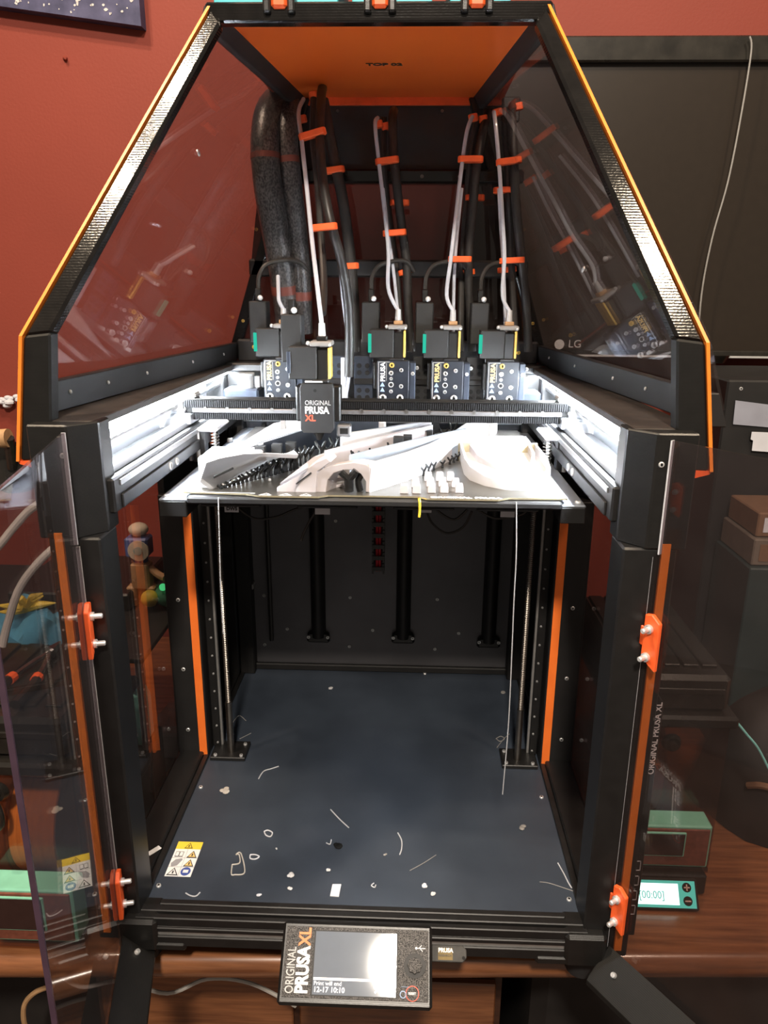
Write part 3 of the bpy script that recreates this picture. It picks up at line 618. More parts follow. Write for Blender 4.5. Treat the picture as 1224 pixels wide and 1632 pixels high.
def tool_head(label, x, y, z, active=False):
    t = thing('extruder_tool', label, 'tool head', (x, y, z), 'five tool heads of the printer')
    B = lambda x0, x1, y0, y1, z0, z1: bx(x + x0, x + x1, y + y0, y + y1, z + z0, z + z1)
    if not active:
        pl = B(-0.0245, 0.0245, 0, 0.010, 0, 0.062).build('carriage_plate', 'tool_plate', t, bevel=0.0012)
        B(-0.0225, -0.0218, -0.0004, 0.001, 0.004, 0.060).build('plate_outline', 'grey_ink', pl); B(-0.0225, -0.005, -0.0004, 0.001, 0.0593, 0.060).build('plate_outline', 'grey_ink', pl)
        text('lettering', 'PRUSA', 0.0098, 'gold_print' if x > 0.06 or x < -0.1 else 'white_ink', pl, (x - 0.0125, y - 0.0004, z + 0.030), (0, 0, 1), (-1, 0, 0), bold=0.0003)
        B(-0.0105, -0.0100, -0.0004, 0.001, 0.031, 0.058).build('plate_outline', 'grey_ink', pl)
        for zz in (0.0145, 0.0225):
            m = MB(); m.ext([(x - 0.020, y - 0.0005, z + zz), (x - 0.0125, y - 0.0005, z + zz), (x - 0.01625, y - 0.0005, z + zz + 0.0065)], (0, 0.001, 0)); m.build('warning_triangle', 'blue_ink', pl)
        for (dx, dz, r, mk) in ((-0.0155, 0.0055, 0.0052, 'steel'), (0.011, 0.0055, 0.0052, 'steel'), (-0.003, 0.0150, 0.0030, 'steel'), (-0.003, 0.0345, 0.0026, 'steel'), (-0.003, 0.0430, 0.0036, 'steel'), (0.0125, 0.0230, 0.0034, 'steel'), (0.0125, 0.0475, 0.0032, 'steel'), (-0.002, 0.0550, 0.0040, 'gold')):
            screw(pl, (x + dx, y, z + dz), (0, -1, 0), r, 0.0022, mk)
        MB().tube([(x - 0.003, y - 0.0008, z + 0.0255), (x - 0.003, y - 0.0012, z + 0.0255)], 0.0042, 14).build('hole_ring', 'grey_ink', pl)
        MB().tube([(x - 0.003, y - 0.0012, z + 0.0255), (x - 0.003, y - 0.0016, z + 0.0255)], 0.0028, 14).build('hole', 'dark_hole', pl)
        sd = B(0.0245, 0.0345, 0.004, 0.030, 0.0, 0.059).build('side_plate', 'tool_side', t, bevel=0.0015)
        screw(sd, (x + 0.030, y + 0.004, z + 0.042), (0, -1, 0), 0.0030); screw(sd, (x + 0.0365, y + 0.012, z + 0.050), (0, -1, 0), 0.0030)
        for dx in (-0.026, -0.002, 0.027): MB().tube([(x + dx, y - 0.002, z), (x + dx, y - 0.002, z + 0.004)], [0.0045, 0.003], 10).build('locating_pin', 'alu_white', t)
        B(-0.030, -0.0245, 0.006, 0.03, 0.018, 0.058).build('latch', 'black_print', t, bevel=0.001)
        zb = 0.0
    else:
        m = MB(); m.ext([(x - 0.0185, y, z - 0.001), (x + 0.0185, y, z - 0.001), (x + 0.0222, y, z + 0.004), (x + 0.0222, y, z + 0.059), (x + 0.020, y, z + 0.0645), (x - 0.020, y, z + 0.0645), (x - 0.0222, y, z + 0.059), (x - 0.0222, y, z + 0.004)], (0, 0.014, 0))
        cv = m.build('head_cover', 'tool_body', t, bevel=0.0006)
        MB().tube([(x - 0.002, y - 0.0002, z + 0.0555), (x - 0.002, y - 0.0008, z + 0.0555)], 0.0022, 10).build('hole', 'dark_hole', cv)
        text('lettering', 'ORIGINAL', 0.0088, 'grey_ink', cv, (x - 0.0160, y - 0.0003, z + 0.0365), bold=0.0, sx=0.85)
        text('lettering', 'PRUSA', 0.0128, 'white_ink', cv, (x - 0.0162, y - 0.0003, z + 0.0255), bold=0.0004, sx=0.85)
        text('lettering', 'XL', 0.0112, 'red_ink', cv, (x - 0.0155, y - 0.0003, z + 0.0155), bold=0.0003)
        B(-0.030, 0.030, 0.014, 0.04, 0.012, 0.06).build('carriage', 'black_print', t, bevel=0.002)
        cz = B(0.0245, 0.044, 0.012, 0.030, -0.008, 0.008).build('carriage_clamp', 'alu', t, bevel=0.002)
        B(0.029, 0.040, 0.0115, 0.012, -0.004, 0.004).build('clamp_slot', 'dark_hole', cz)
        B(-0.015, 0.008, -0.0008, 0.004, 0.066, 0.068).build('cover_clip', 'alu_white', t)
        MB().tube([(x, y + 0.02, z), (x, y + 0.02, z - 0.014)], [0.010, 0.003], 14).build('nozzle', 'black_print', t)
        zb = 0.004
    q = lambda v: v + zb
    eb = B(-0.0365, 0.0005, 0.002, 0.044, q(0.0655), q(0.1075)).build('extruder_body', 'tool_body', t, bevel=0.0012)
    B(-0.0385, -0.0335, 0.0, 0.006, q(0.0735), q(0.1015)).build('status_light', 'green_led' if not active else 'tool_side', eb, bevel=0.0005)
    B(0.0005, 0.0145, 0.006, 0.044, q(0.0645), q(0.1035)).build('gear_housing', 'black_print', t, bevel=0.001)
    MB().box(x - 0.006, x + 0.016, y + 0.0, y + 0.014, z + q(0.0615), z + q(0.0655)).build('connector', 'black_metal', t, bevel=0.001)
    B(0.0152, 0.0185, 0.002, 0.030, q(0.0665), q(0.1065)).build('idler_door', 'gold', t, bevel=0.0006)
    sb = B(-0.0085, 0.0205, 0.0, 0.034, q(0.1080), q(0.1145)).build('sensor_block', 'grey_plastic', t, bevel=0.0015)
    MB().ball((x - 0.0105, y + 0.004, z + q(0.112)), 0.0030, 10, 6).build('sensor_screw', 'steel', sb); MB().ball((x + 0.018, y + 0.001, z + q(0.110)), 0.0022, 10, 6).build('sensor_screw', 'steel', sb)
    B(0.0, 0.0135, 0.008, 0.022, q(0.1145), q(0.1205)).build('fitting_base', 'tan_toy' if not active else 'black_print', t, bevel=0.001)
    ft = MB().tube([(x + 0.0065, y + 0.015, z + q(0.1205)), (x + 0.0065, y + 0.015, z + q(0.137))], [0.0050, 0.0042], 12).build('tube_fitting', 'steel', t)
    B(-0.050, -0.0225, 0.03, 0.062, q(0.085), q(0.147)).build('motor_box', 'tool_body', t, bevel=0.0015)
    B(-0.040, -0.032, 0.035, 0.050, q(0.147), q(0.166)).build('motor_plug', 'black_print', t, bevel=0.001)
    MB().ball((x - 0.0315, y + 0.030, z + q(0.152)), 0.0042, 12, 6).build('knob', 'alu_white', t)
    return t
def bundle(t, ptfe, hose, clips, start, ptfe2=None, hr=0.0068):
    """tube, hose and clips of one tool head; points run from the head up to the hood"""
    MB().tube(smooth_path([start] + ptfe), 0.0030, 10).build('filament_tube', 'ptfe', t)
    MB().tube(smooth_path(hose), hr, 12).build('cable_hose', 'hose', t)
    if ptfe2: MB().tube(smooth_path(ptfe2), 0.0026, 8).build('return_tube', 'ptfe', t)
    for p, w_, tl in clips: clip(t, p, w_, tl)
ZD = 0.6075
t1 = tool_head('docked tool head at the far left beneath the braided sleeves', -0.1545, 0.48, ZD)
t2 = tool_head('active tool head with white and red lettering on its cover, riding the crossbeam', -0.0755, 0.302, 0.5905, True)
t3 = tool_head('docked tool head with white lettering in the middle of the row', 0.0205, 0.48, ZD)
t4 = tool_head('docked tool head second from the right in the row', 0.1035, 0.48, ZD)
t5 = tool_head('docked tool head at the far right of the row', 0.1885, 0.48, ZD)

def arch(t, x, y, z, bx_, by_, bz_):
    MB().tube(smooth_path([(x - 0.036, y + 0.042, z + 0.166), (x - 0.034, y + 0.045, z + 0.186), (x - 0.020, y + 0.052, z + 0.203), ((x + bx_)/2, (y + 0.052 + by_)/2, z + 0.208), (bx_, by_, bz_)]), 0.0034, 8).build('motor_cable', 'hose', t)
bundle(t1, [(-0.1544, 0.497, 0.755), (-0.1564, 0.505, 0.7659), (-0.1608, 0.53, 0.7918)], [(-0.141, 0.56, 0.7149), (-0.146, 0.575, 0.7635), (-0.1537, 0.585, 0.8311), (-0.1577, 0.59, 0.9248)], [], (-0.148, 0.495, ZD + 0.135))
bundle(t2, [(-0.0785, 0.35, 0.782), (-0.0891, 0.39, 0.8389), (-0.0998, 0.43, 0.9062), (-0.1108, 0.47, 0.9719), (-0.1192, 0.505, 1.015), (-0.1149, 0.53, 1.038)],
       [(-0.0467, 0.47, 0.6457), (-0.0453, 0.46, 0.7386), (-0.0531, 0.44, 0.8084), (-0.0683, 0.43, 0.866), (-0.0807, 0.455, 0.9255), (-0.0861, 0.48, 0.9857), (-0.0881, 0.52, 1.038), (-0.0905, 0.56, 1.059)],
       [((-0.0958, 0.472, 0.9811), 0.040, 0.26), ((-0.0758, 0.41, 0.8547), 0.040, 0.10), ((-0.0465, 0.48, 0.8061), 0.030, 0.05)], (-0.069, 0.317, 0.5945 + 0.135),
       [(-0.0565, 0.49, 0.5995), (-0.0483, 0.49, 0.6435), (-0.0499, 0.49, 0.7005), (-0.0552, 0.47, 0.7652), (-0.0576, 0.46, 0.8089)])
MB().tube(smooth_path([(-0.0425, 0.56, 0.6761), (-0.0463, 0.55, 0.7834), (-0.0593, 0.55, 0.8937), (-0.0766, 0.56, 0.9742), (-0.0921, 0.58, 1.047)]), 0.0085, 12).build('cable_hose', 'hose', t2)
MB().tube(smooth_path([(-0.1002, 0.53, 1.038), (-0.0985, 0.5, 0.9811), (-0.0908, 0.48, 0.9204), (-0.0844, 0.46, 0.8431), (-0.0772, 0.42, 0.7825), (-0.0739, 0.37, 0.7413)]), 0.0052, 10).build('cable_hose', 'hose', t2)
clip(t2, (-0.0731, 0.55, 0.9458), 0.032, 0.13)
MB().tube(smooth_path([(-0.0554, 0.495, 0.6717), (-0.0559, 0.495, 0.6037)]), 0.0058, 10).build('strain_relief', 'ptfe', t2)
bundle(t3, [(0.0116, 0.5, 0.7745), (0.011, 0.505, 0.8285), (0.0034, 0.52, 0.8911), (-0.0048, 0.53, 0.9526), (-0.0111, 0.54, 1.005), (-0.0081, 0.555, 1.018)],
       [(0.0473, 0.55, 0.6778), (0.041, 0.55, 0.7556), (0.0381, 0.55, 0.8121), (0.0295, 0.55, 0.8671), (0.0221, 0.55, 0.9206), (0.0157, 0.555, 0.9735), (0.0139, 0.57, 1.019), (0.0152, 0.59, 1.035)],
       [((0.0071, 0.535, 0.9567), 0.036, 0.13), ((0.0197, 0.52, 0.8551), 0.036, 0.08), ((0.026, 0.56, 0.9012), 0.030, 0.0), ((0.0363, 0.56, 0.8002), 0.024, 0.3)], (0.027, 0.495, ZD + 0.135),
       [(0.0289, 0.54, 0.7077), (0.019, 0.54, 0.7932), (0.0107, 0.54, 0.8482), (0.0002, 0.55, 0.9205)])
MB().tube(smooth_path([(0.0003, 0.58, 1.023), (0.0011, 0.57, 0.9584), (0.0094, 0.57, 0.8868), (0.0235, 0.56, 0.7935), (0.0323, 0.54, 0.6784)]), 0.005, 10).build('cable_hose', 'hose', t3)
bundle(t4, [(0.0998, 0.5, 0.766), (0.1049, 0.505, 0.8201), (0.1117, 0.52, 0.8915), (0.1177, 0.53, 0.9486), (0.124, 0.54, 0.9966), (0.1325, 0.555, 1.02)],
       [(0.145, 0.55, 0.6788), (0.1379, 0.55, 0.7563), (0.1343, 0.55, 0.8219), (0.1375, 0.55, 0.8855), (0.1407, 0.55, 0.9471), (0.149, 0.565, 1.001), (0.1584, 0.59, 1.032)],
       [((0.1306, 0.535, 0.9587), 0.038, 0.0), ((0.119, 0.52, 0.818), 0.036, 0.0), ((0.1416, 0.565, 0.9093), 0.030, 0.0), ((0.1333, 0.565, 0.7999), 0.026, 0.1)], (0.110, 0.495, ZD + 0.135),
       [(0.1136, 0.54, 0.6988), (0.1124, 0.54, 0.7938), (0.1144, 0.54, 0.8487), (0.12, 0.55, 0.9209)])
MB().tube(smooth_path([(0.1427, 0.58, 1.025), (0.1344, 0.57, 0.9761), (0.129, 0.57, 0.8963), (0.1253, 0.56, 0.7941), (0.1256, 0.53, 0.6802)]), 0.0055, 10).build('cable_hose', 'hose', t4)
bundle(t5, [(0.1838, 0.5, 0.7666), (0.1844, 0.505, 0.8206), (0.1794, 0.51, 0.8735), (0.1723, 0.52, 0.943), (0.1649, 0.53, 1.003), (0.1627, 0.545, 1.024)],
       [(0.2351, 0.55, 0.6797), (0.2257, 0.545, 0.7571), (0.2128, 0.54, 0.8311), (0.201, 0.54, 0.9025), (0.1948, 0.54, 0.9629), (0.1909, 0.55, 1.007), (0.1905, 0.565, 1.03), (0.1994, 0.59, 1.046)],
       [((0.186, 0.525, 0.9547), 0.038, 0.12), ((0.197, 0.515, 0.8165), 0.038, 0.06), ((0.1845, 0.55, 0.9184), 0.034, 0.05), ((0.1956, 0.56, 0.804), 0.030, 0.1)], (0.195, 0.495, ZD + 0.135),
       [(0.1959, 0.53, 0.6954), (0.1877, 0.53, 0.7941), (0.1803, 0.54, 0.867), (0.1748, 0.54, 0.9199)])
MB().tube(smooth_path([(0.1797, 0.57, 1.034), (0.1869, 0.56, 0.9659), (0.1938, 0.55, 0.8857), (0.2027, 0.55, 0.7945), (0.2124, 0.53, 0.681)]), 0.0055, 10).build('cable_hose', 'hose', t5)
for t, x, q in ((t1, -0.1545, (-0.118, 0.57, 0.80)), (t3, 0.0205, (0.05, 0.55, 0.80)), (t4, 0.1035, (0.135, 0.55, 0.80)), (t5, 0.1885, (0.222, 0.55, 0.80))):
    arch(t, x, 0.48, ZD, *q)
for t, q in ((t2, (-0.1269, 0.6, 1.025)), (t3, (-0.0076, 0.565, 1.011)), (t4, (0.1342, 0.565, 1.02)), (t4, (0.15, 0.575, 1.02)), (t5, (0.1698, 0.56, 1.026)), (t5, (0.2017, 0.575, 1.037)), (t2, (-0.1026, 0.55, 1.047)), (t3, (0.0034, 0.575, 1.01))):
    clip(t, q, 0.014, 0.2, 0.010, 0.012)

# braided sleeves at the far left
for lab, pts, r in (('wide braided black sleeve bulging at the far left inside the hood', [(-0.1688, 0.61, 1.05), (-0.1742, 0.57, 1.023), (-0.177, 0.55, 0.9768), (-0.1743, 0.55, 0.92), (-0.1667, 0.56, 0.8577), (-0.1594, 0.575, 0.7925), (-0.1539, 0.59, 0.7134)], 0.0225),
                    ('braided black sleeve just right of the widest sleeve', [(-0.1473, 0.61, 1.049), (-0.1465, 0.575, 1.02), (-0.1454, 0.56, 0.9741), (-0.1395, 0.56, 0.9124), (-0.1349, 0.57, 0.8492), (-0.132, 0.58, 0.783), (-0.1333, 0.59, 0.7034)], 0.0170)):
    sl = thing('braided_sleeve', lab, 'cable sleeve', pts[-1])
    MB().tube(smooth_path(pts), r, 18).build('sleeve', 'braid', sl)
    sp_ = smooth_path(pts)
    for k in (13, 31):
        MB().tube([sp_[k], sp_[k] + (sp_[k+1] - sp_[k])*0.9], r*1.02, 18).build('tie', 'braid_tie', sl)
# tool docks (perforated plates) behind the heads
for i, (x, lab) in enumerate(((-0.0115 - 0.016, 'perforated dock plate left of the middle tool head'), (0.066, 'perforated dock plate between the middle and second-right tool heads'), (-0.072, 'empty perforated dock plate behind the active tool head'), (0.150, 'perforated dock plate between the two right tool heads'))):
    dk = thing('tool_dock', lab, 'tool dock', (x, 0.52, 0.600), 'tool docks on the rear beam')
    bx(x - 0.015, x + 0.015, 0.522, 0.530, 0.592, 0.672).build('dock_plate', 'tool_side' if i != 1 and i != 3 else 'tool_body', dk, bevel=0.001)
    for a in (-0.007, 0.006):
        for z in (0.607, 0.618, 0.646, 0.657): MB().cyl((x + a, 0.5225, z), (x + a, 0.5212, z), 0.0040, 8).build('hole', 'dark_hole', dk)
    bx(x - 0.0155, x + 0.0155, 0.518, 0.522, 0.628, 0.637).build('dock_rib', 'black_print', dk, bevel=0.001)
    bx(x - 0.02, x + 0.02, 0.53, 0.576, 0.590, 0.600).build('dock_foot', 'black_metal', dk)

# ================================================================== heated bed
bd = thing('print_bed', 'heated print bed with steel sheet loaded with white printed parts', 'print bed', (0.006, 0.34, 0.54))
for x0, x1 in ((-0.2375, -0.206), (0.219, 0.2465)): bx(x0, x1, 0.132, 0.585, 0.522, 0.541).build('bed_frame', 'black_metal', bd, bevel=0.001)
bx(-0.206, 0.219, 0.26, 0.585, 0.530, 0.541).build('bed_frame', 'black_metal', bd)
bx(-0.2375, 0.2465, 0.132, 0.585, 0.541, 0.5435).build('bed_plate', 'bed_plate', bd, bevel=0.0006)
bx(-0.205, 0.220, 0.129, 0.57, 0.5385, 0.547).build('heater_base', 'rubber', bd, bevel=0.002)
# steel sheet with its cut-out front tabs
sheet = [(-0.212, 0.142), (-0.138, 0.137), (-0.122, 0.1295), (-0.055, 0.1295), (-0.044, 0.137), (0.060, 0.137), (0.068, 0.1295), (0.148, 0.1295), (0.160, 0.137), (0.2265, 0.139), (0.2265, 0.560), (-0.212, 0.560)]
m = MB(); m.ext([(x, y, 0.5478) for x, y in sheet], (0, 0, 0.0022)); sh = m.build('steel_sheet', 'sheet_steel', bd, smooth=0)
for (x0, y0), (x1, y1) in zip(sheet[:9], sheet[1:10]):
    m = MB(); m.bar((x0, y0 - 0.0003, 0.5490), (x1, y1 - 0.0003, 0.5490), 0.0006, 0.0018); m.build('sheet_rim', 'sheet_edge', sh, smooth=0)
text('lettering', 'ORIGINAL PRUSA', 0.0085, 'white_ink', sh, (0.072, 0.1315, 0.5500), (1, 0, 0), (0, 1, 0), bold=0.0002, sx=1.2)
for x in (-0.045 - 0.024, -0.092, -0.115):
    for pts in ([(x - .008, .131), (x - .0065, .131), (x, .139), (x, .1405)], [(x + .008, .131), (x + .0065, .131), (x, .139), (x, .1405)], [(x - .008, .131), (x + .008, .131), (x + .0075, .1322), (x - .0075, .1322)]):
        m = MB(); m.ext([(a, b, 0.5500) for a, b in pts], (0, 0, 0.0003)); m.build('warning_triangle', 'white_ink', sh)
bx(-0.185, -0.128, 0.1385, 0.1395, 0.5500, 0.5503).build('print_line', 'white_ink', sh)
for x in (-0.155, -0.045, 0.065, 0.16): bx(x - 0.035, x + 0.035, 0.1330, 0.150, 0.5345, 0.5384).build('under_block', 'rubber', bd, bevel=0.002)
# bed brackets with springs at the sides
for s, cx in ((-1, 0.004), (1, 0.004)):
    X = lambda a: cx + s*a
    y0 = 0.330 if s < 0 else 0.300
    b = bx(min(X(0.222), X(0.262)), max(X(0.222), X(0.262)), y0, y0 + 0.075, 0.5835, 0.5885).build('bed_bracket', 'white_print', bd, bevel=0.002)
    m = MB(); m.ext([(X(0.262), y0 - 0.002, 0.5885), (X(0.262), y0 + 0.075, 0.5885), (X(0.262), y0 + 0.06, 0.540), (X(0.262), y0 + 0.012, 0.540)], (s*0.004, 0, 0)); m.build('bracket_cheek', 'white_print', b)
    bx(min(X(0.240), X(0.258)), max(X(0.240), X(0.258)), y0 + 0.004, y0 + 0.020, 0.540, 0.584).build('bracket_post', 'black_metal', b, bevel=0.001)
    MB().cyl((X(0.2505), y0 + 0.006, 0.541), (X(0.2505), y0 + 0.006, 0.585), 0.0035, 10).build('bracket_pin', 'steel', b)
    pts = [(X(0.228) + 0.0055*math.cos(a*0.7), y0 + 0.010 + 0.0055*math.sin(a*0.7), 0.5455 + a*0.00048) for a in range(0, 80)]
    MB().tube(pts, 0.0010, 6).build('spring', 'rod', b)
    MB().cyl((X(0.228), y0 + 0.010, 0.541), (X(0.228), y0 + 0.010, 0.585), 0.0022, 8).build('spring_pin', 'steel', b)
    screw(bd, (X(0.236), 0.145, 0.5435), (0, 0, 1), 0.0035, 0.002); screw(bd, (X(0.236), 0.46, 0.5435), (0, 0, 1), 0.0045, 0.006, 'alu_white')
    bx(min(X(0.243), X(0.250)), max(X(0.243), X(0.250)), 0.395, 0.40, 0.552, 0.574).build('orange_marker', 'orange', bd)
# cables, tags and chain hanging under the bed
def paper_tag(q, w, h, txt=None):
    tg = bx(q[0] - w/2, q[0] + w/2, q[1], q[1] + 0.0006, q[2] - h/2, q[2] + h/2).build('cable_tag', 'paper', bd, bevel=0.0002)
    if txt: text('lettering', txt, 0.0058, 'black_ink', tg, (q[0] - w*0.36, q[1] - 0.0003, q[2] - h*0.18), bold=0.0002)
paper_tag((-0.1637, 0.17, 0.5216), 0.017, 0.0085, 'DW5'); paper_tag((-0.0546, 0.17, 0.522), 0.018, 0.011); paper_tag((0.0684, 0.17, 0.5249), 0.013, 0.008); paper_tag((0.166, 0.18, 0.519), 0.017, 0.010)
for pts in ([(-0.1662, 0.2, 0.5176), (-0.1435, 0.2, 0.5009), (-0.116, 0.2, 0.5031), (-0.0923, 0.2, 0.5132), (-0.0689, 0.2, 0.5193)], [(-0.0652, 0.2, 0.5137), (-0.074, 0.2, 0.499), (-0.0822, 0.2, 0.4824), (-0.0856, 0.2, 0.4725)], [(0.0699, 0.2, 0.5137), (0.078, 0.2, 0.4977), (0.0954, 0.2, 0.4858), (0.1151, 0.2, 0.4943), (0.1251, 0.2, 0.5147)], [(0.0774, 0.2, 0.521), (0.0892, 0.2, 0.51), (0.1048, 0.2, 0.5038), (0.1197, 0.2, 0.517)], [(0.1311, 0.2, 0.5172), (0.1546, 0.2, 0.5064), (0.1848, 0.2, 0.5117), (0.1955, 0.2, 0.5239)]):
    MB().tube(smooth_path(pts), 0.0016, 6).build('bed_wire', 'hose', bd)
MB().tube(smooth_path([(0.0594, 0.133, 0.5482), (0.0601, 0.128, 0.546), (0.0603, 0.128, 0.5372), (0.0598, 0.128, 0.5283)]), 0.0016, 6).build('yellow_tie', 'yellow_wire', bd)
ch = thing('cable_chain', 'black cable chain with red wires hanging under the print bed', 'cable chain', (-0.003, 0.5, 0.30))
for i in range(11):
    z = 0.325 + i*0.0195; zc_ = z
    MB().box(-0.012, -0.009, 0.492, 0.508, zc_ - 0.009, zc_ + 0.009).box(0.006, 0.009, 0.492, 0.508, zc_ - 0.009, zc_ + 0.009).box(-0.012, 0.009, 0.490, 0.493, zc_ - 0.0035, zc_ + 0.0035).box(-0.012, 0.009, 0.507, 0.510, zc_ - 0.009, zc_ + 0.009).build('chain_link', 'black_print', ch)
for x in (-0.004, 0.001): MB().cyl((x, 0.50, 0.318), (x, 0.50, 0.53), 0.0022, 8).build('red_wire', 'red_cable', ch)
# strings of filament trailing from the bed
for lab, pts, r, mk in (('white filament strand hanging from the left of the bed', [(-0.1676, 0.128, 0.5472), (-0.1713, 0.135, 0.4869), (-0.1743, 0.14, 0.4296), (-0.1757, 0.145, 0.3697)], 0.0007, 'white_wire'),
                    ('long white filament strand hanging from the right of the bed to the floor', [(0.1679, 0.128, 0.5479), (0.1713, 0.128, 0.4885), (0.1723, 0.13, 0.4257), (0.1742, 0.132, 0.3433), (0.1756, 0.135, 0.2554), (0.1741, 0.138, 0.1563)], 0.0007, 'white_wire')):
    tag(MB().tube(smooth_path(pts), r, 6).build('filament_strand', mk), lab, 'filament strand')
# ================================================================== printed parts on the bed
ZB = 0.5501
def lerp(a, b, t_): return Vector(a).lerp(Vector(b), t_)
def ribbon(pts, th):
    """upright wall along (x,y,z0,z1) points, th thick"""
    m = MB(); n = len(pts); L = []; Rr = []
    for i, (x, y, z0, z1) in enumerate(pts):
        a = Vector(pts[max(i-1, 0)][:2]); b = Vector(pts[min(i+1, n-1)][:2]); d = (b - a).normalized(); nn = Vector((-d.y, d.x))*th
        L.append((x, y, z0)); L.append((x, y, z1)); Rr.append((x + nn.x, y + nn.y, z0)); Rr.append((x + nn.x, y + nn.y, z1))
    base = len(m.v); m.v += L + Rr; k = 2*n
    for i in range(n - 1):
        a, b, c_, d_ = 2*i, 2*i + 1, 2*i + 3, 2*i + 2
        m.f += [(a, d_, c_, b), (k + a, k + b, k + c_, k + d_), (b, c_, k + c_, k + b), (a, k + a, k + d_, d_)]
    m.f += [(0, 1, k + 1, k), (2*n - 2, k + 2*n - 2, k + 2*n - 1, 2*n - 1)]
    return m
def support_tree(parent, x, y, h, w=0.010, r=0.0022, rot=0.0, lean=0.0):
    m = MB(); c_, s_ = math.cos(rot), math.sin(rot)
    q = lambda a, z: (x + a*c_ + lean*z, y + a*s_, ZB + z)
    m.tube([q(0, 0), q(0, h*0.5), q(-w*0.45, h*0.85), q(-w*0.6, h)], [r*1.5, r, r, r*0.7], 6)
    m.tube([q(0, h*0.42), q(w*0.45, h*0.85), q(w*0.6, h)], [r, r, r*0.7], 6)
    return m.build('support_tree', 'support', parent)
# left blade with dark lettering
pa = thing('blade_model', 'white printed blade with dark lettering at the left of the bed', 'printed part', (-0.17, 0.2, ZB), 'white parts printed on the bed')
hs = lambda p_, h: (p_[0], p_[1], ZB + h)
m = MB(); top = [hs((-0.1794, 0.1523, 0.5501), .002), hs((-0.1676, 0.1645, 0.5501), .007), hs((-0.1507, 0.1894, 0.5501), .013), hs((-0.1301, 0.2222, 0.5501), .019), hs((-0.1011, 0.2649, 0.5501), .024), (-0.0823, 0.1762, 0.588), (-0.1191, 0.1714, 0.59), (-0.1467, 0.1626, 0.59), (-0.1693, 0.1501, 0.588), (-0.1839, 0.1441, 0.584), (-0.1903, 0.1421, 0.566)]
m.ext(top, (-0.003, 0.004, -0.006)); m.build('blade', 'white_print', pa, bevel=0.0006)
m = MB(); m.ext([(-0.1946, 0.1542, 0.5501), (-0.1808, 0.1522, 0.5501), (-0.1807, 0.1874, 0.5501), (-0.1937, 0.2805, 0.5501), (-0.2232, 0.3409, 0.5501), (-0.2296, 0.2708, 0.5501)], (0, 0, 0.012)); m.build('blade_body', 'white_print', pa, bevel=0.002)
m = MB(); m.bar((-0.172, 0.1282, 0.5705), (-0.152, 0.1415, 0.5785), 0.0012, 0.0025); m.build('dark_lettering', 'black_ink', pa, smooth=0)
for i in range(20):
    t_ = i/19
    p_ = lerp((-0.1714, 0.1556, 0.5501), (-0.0973, 0.2616, 0.5501), t_); support_tree(pa, p_.x, p_.y, 0.004 + 0.020*t_, 0.010, 0.0017, random.uniform(-.5, .5), random.uniform(-.1, .2))
for i in range(12):
    t_ = i/11; p_ = lerp((-0.1457, 0.2021, 0.5501), (-0.0856, 0.284, 0.5501), t_); support_tree(pa, p_.x, p_.y + 0.01, 0.014 + 0.010*t_, 0.012, 0.0020, random.uniform(-.6, .6))
# rear left shell: white top, dark front, with I and Y supports
pb = thing('shell_model', 'white printed shell at the rear left of the bed with upright supports', 'printed part', (-0.15, 0.4, ZB), 'white parts printed on the bed')
ribbon([(-0.205, 0.285, ZB, 0.556), (-0.16, 0.33, ZB, 0.568), (-0.11, 0.37, ZB, 0.578), (-0.055, 0.41, ZB, 0.588), (0.0, 0.45, ZB, 0.592)], 0.008).build('front_wall', 'tool_plate', pb)  # dark colour stands in for the shade on this white part
m = MB(); m.ext([(-0.205, 0.292, 0.556), (-0.055, 0.418, 0.588), (0.0, 0.458, 0.592), (-0.03, 0.53, 0.586), (-0.17, 0.50, 0.564)], (0, 0, 0.003)); m.build('top_skin', 'white_print', pb, smooth=0)
bx(-0.225, -0.150, 0.275, 0.325, ZB, 0.565).build('block', 'white_print', pb, bevel=0.002)
for x, y in ((-0.155, 0.318), (-0.135, 0.335), (-0.118, 0.350)): bx(x - 0.007, x + 0.007, y - 0.012, y, ZB, 0.569).build('support_block', 'tan_toy' if False else 'tool_body', pb, bevel=0.0005)
m = MB(); m.ext([(-0.148, 0.43, 0.566), (-0.138, 0.43, 0.566), (-0.141, 0.43, 0.590), (-0.146, 0.43, 0.590)], (0, 0.006, 0)); m.build('support_post', 'grey_plastic', pb, bevel=0.0005)
m = MB()
for a, b in (((-0.106, 0.44, 0.572), (-0.106, 0.44, 0.584)), ((-0.106, 0.44, 0.582), (-0.115, 0.44, 0.596)), ((-0.106, 0.44, 0.582), (-0.097, 0.44, 0.596))): m.bar(a, b, 0.005, 0.005, (0, 1, 0))
m.build('support_post', 'grey_plastic', pb)
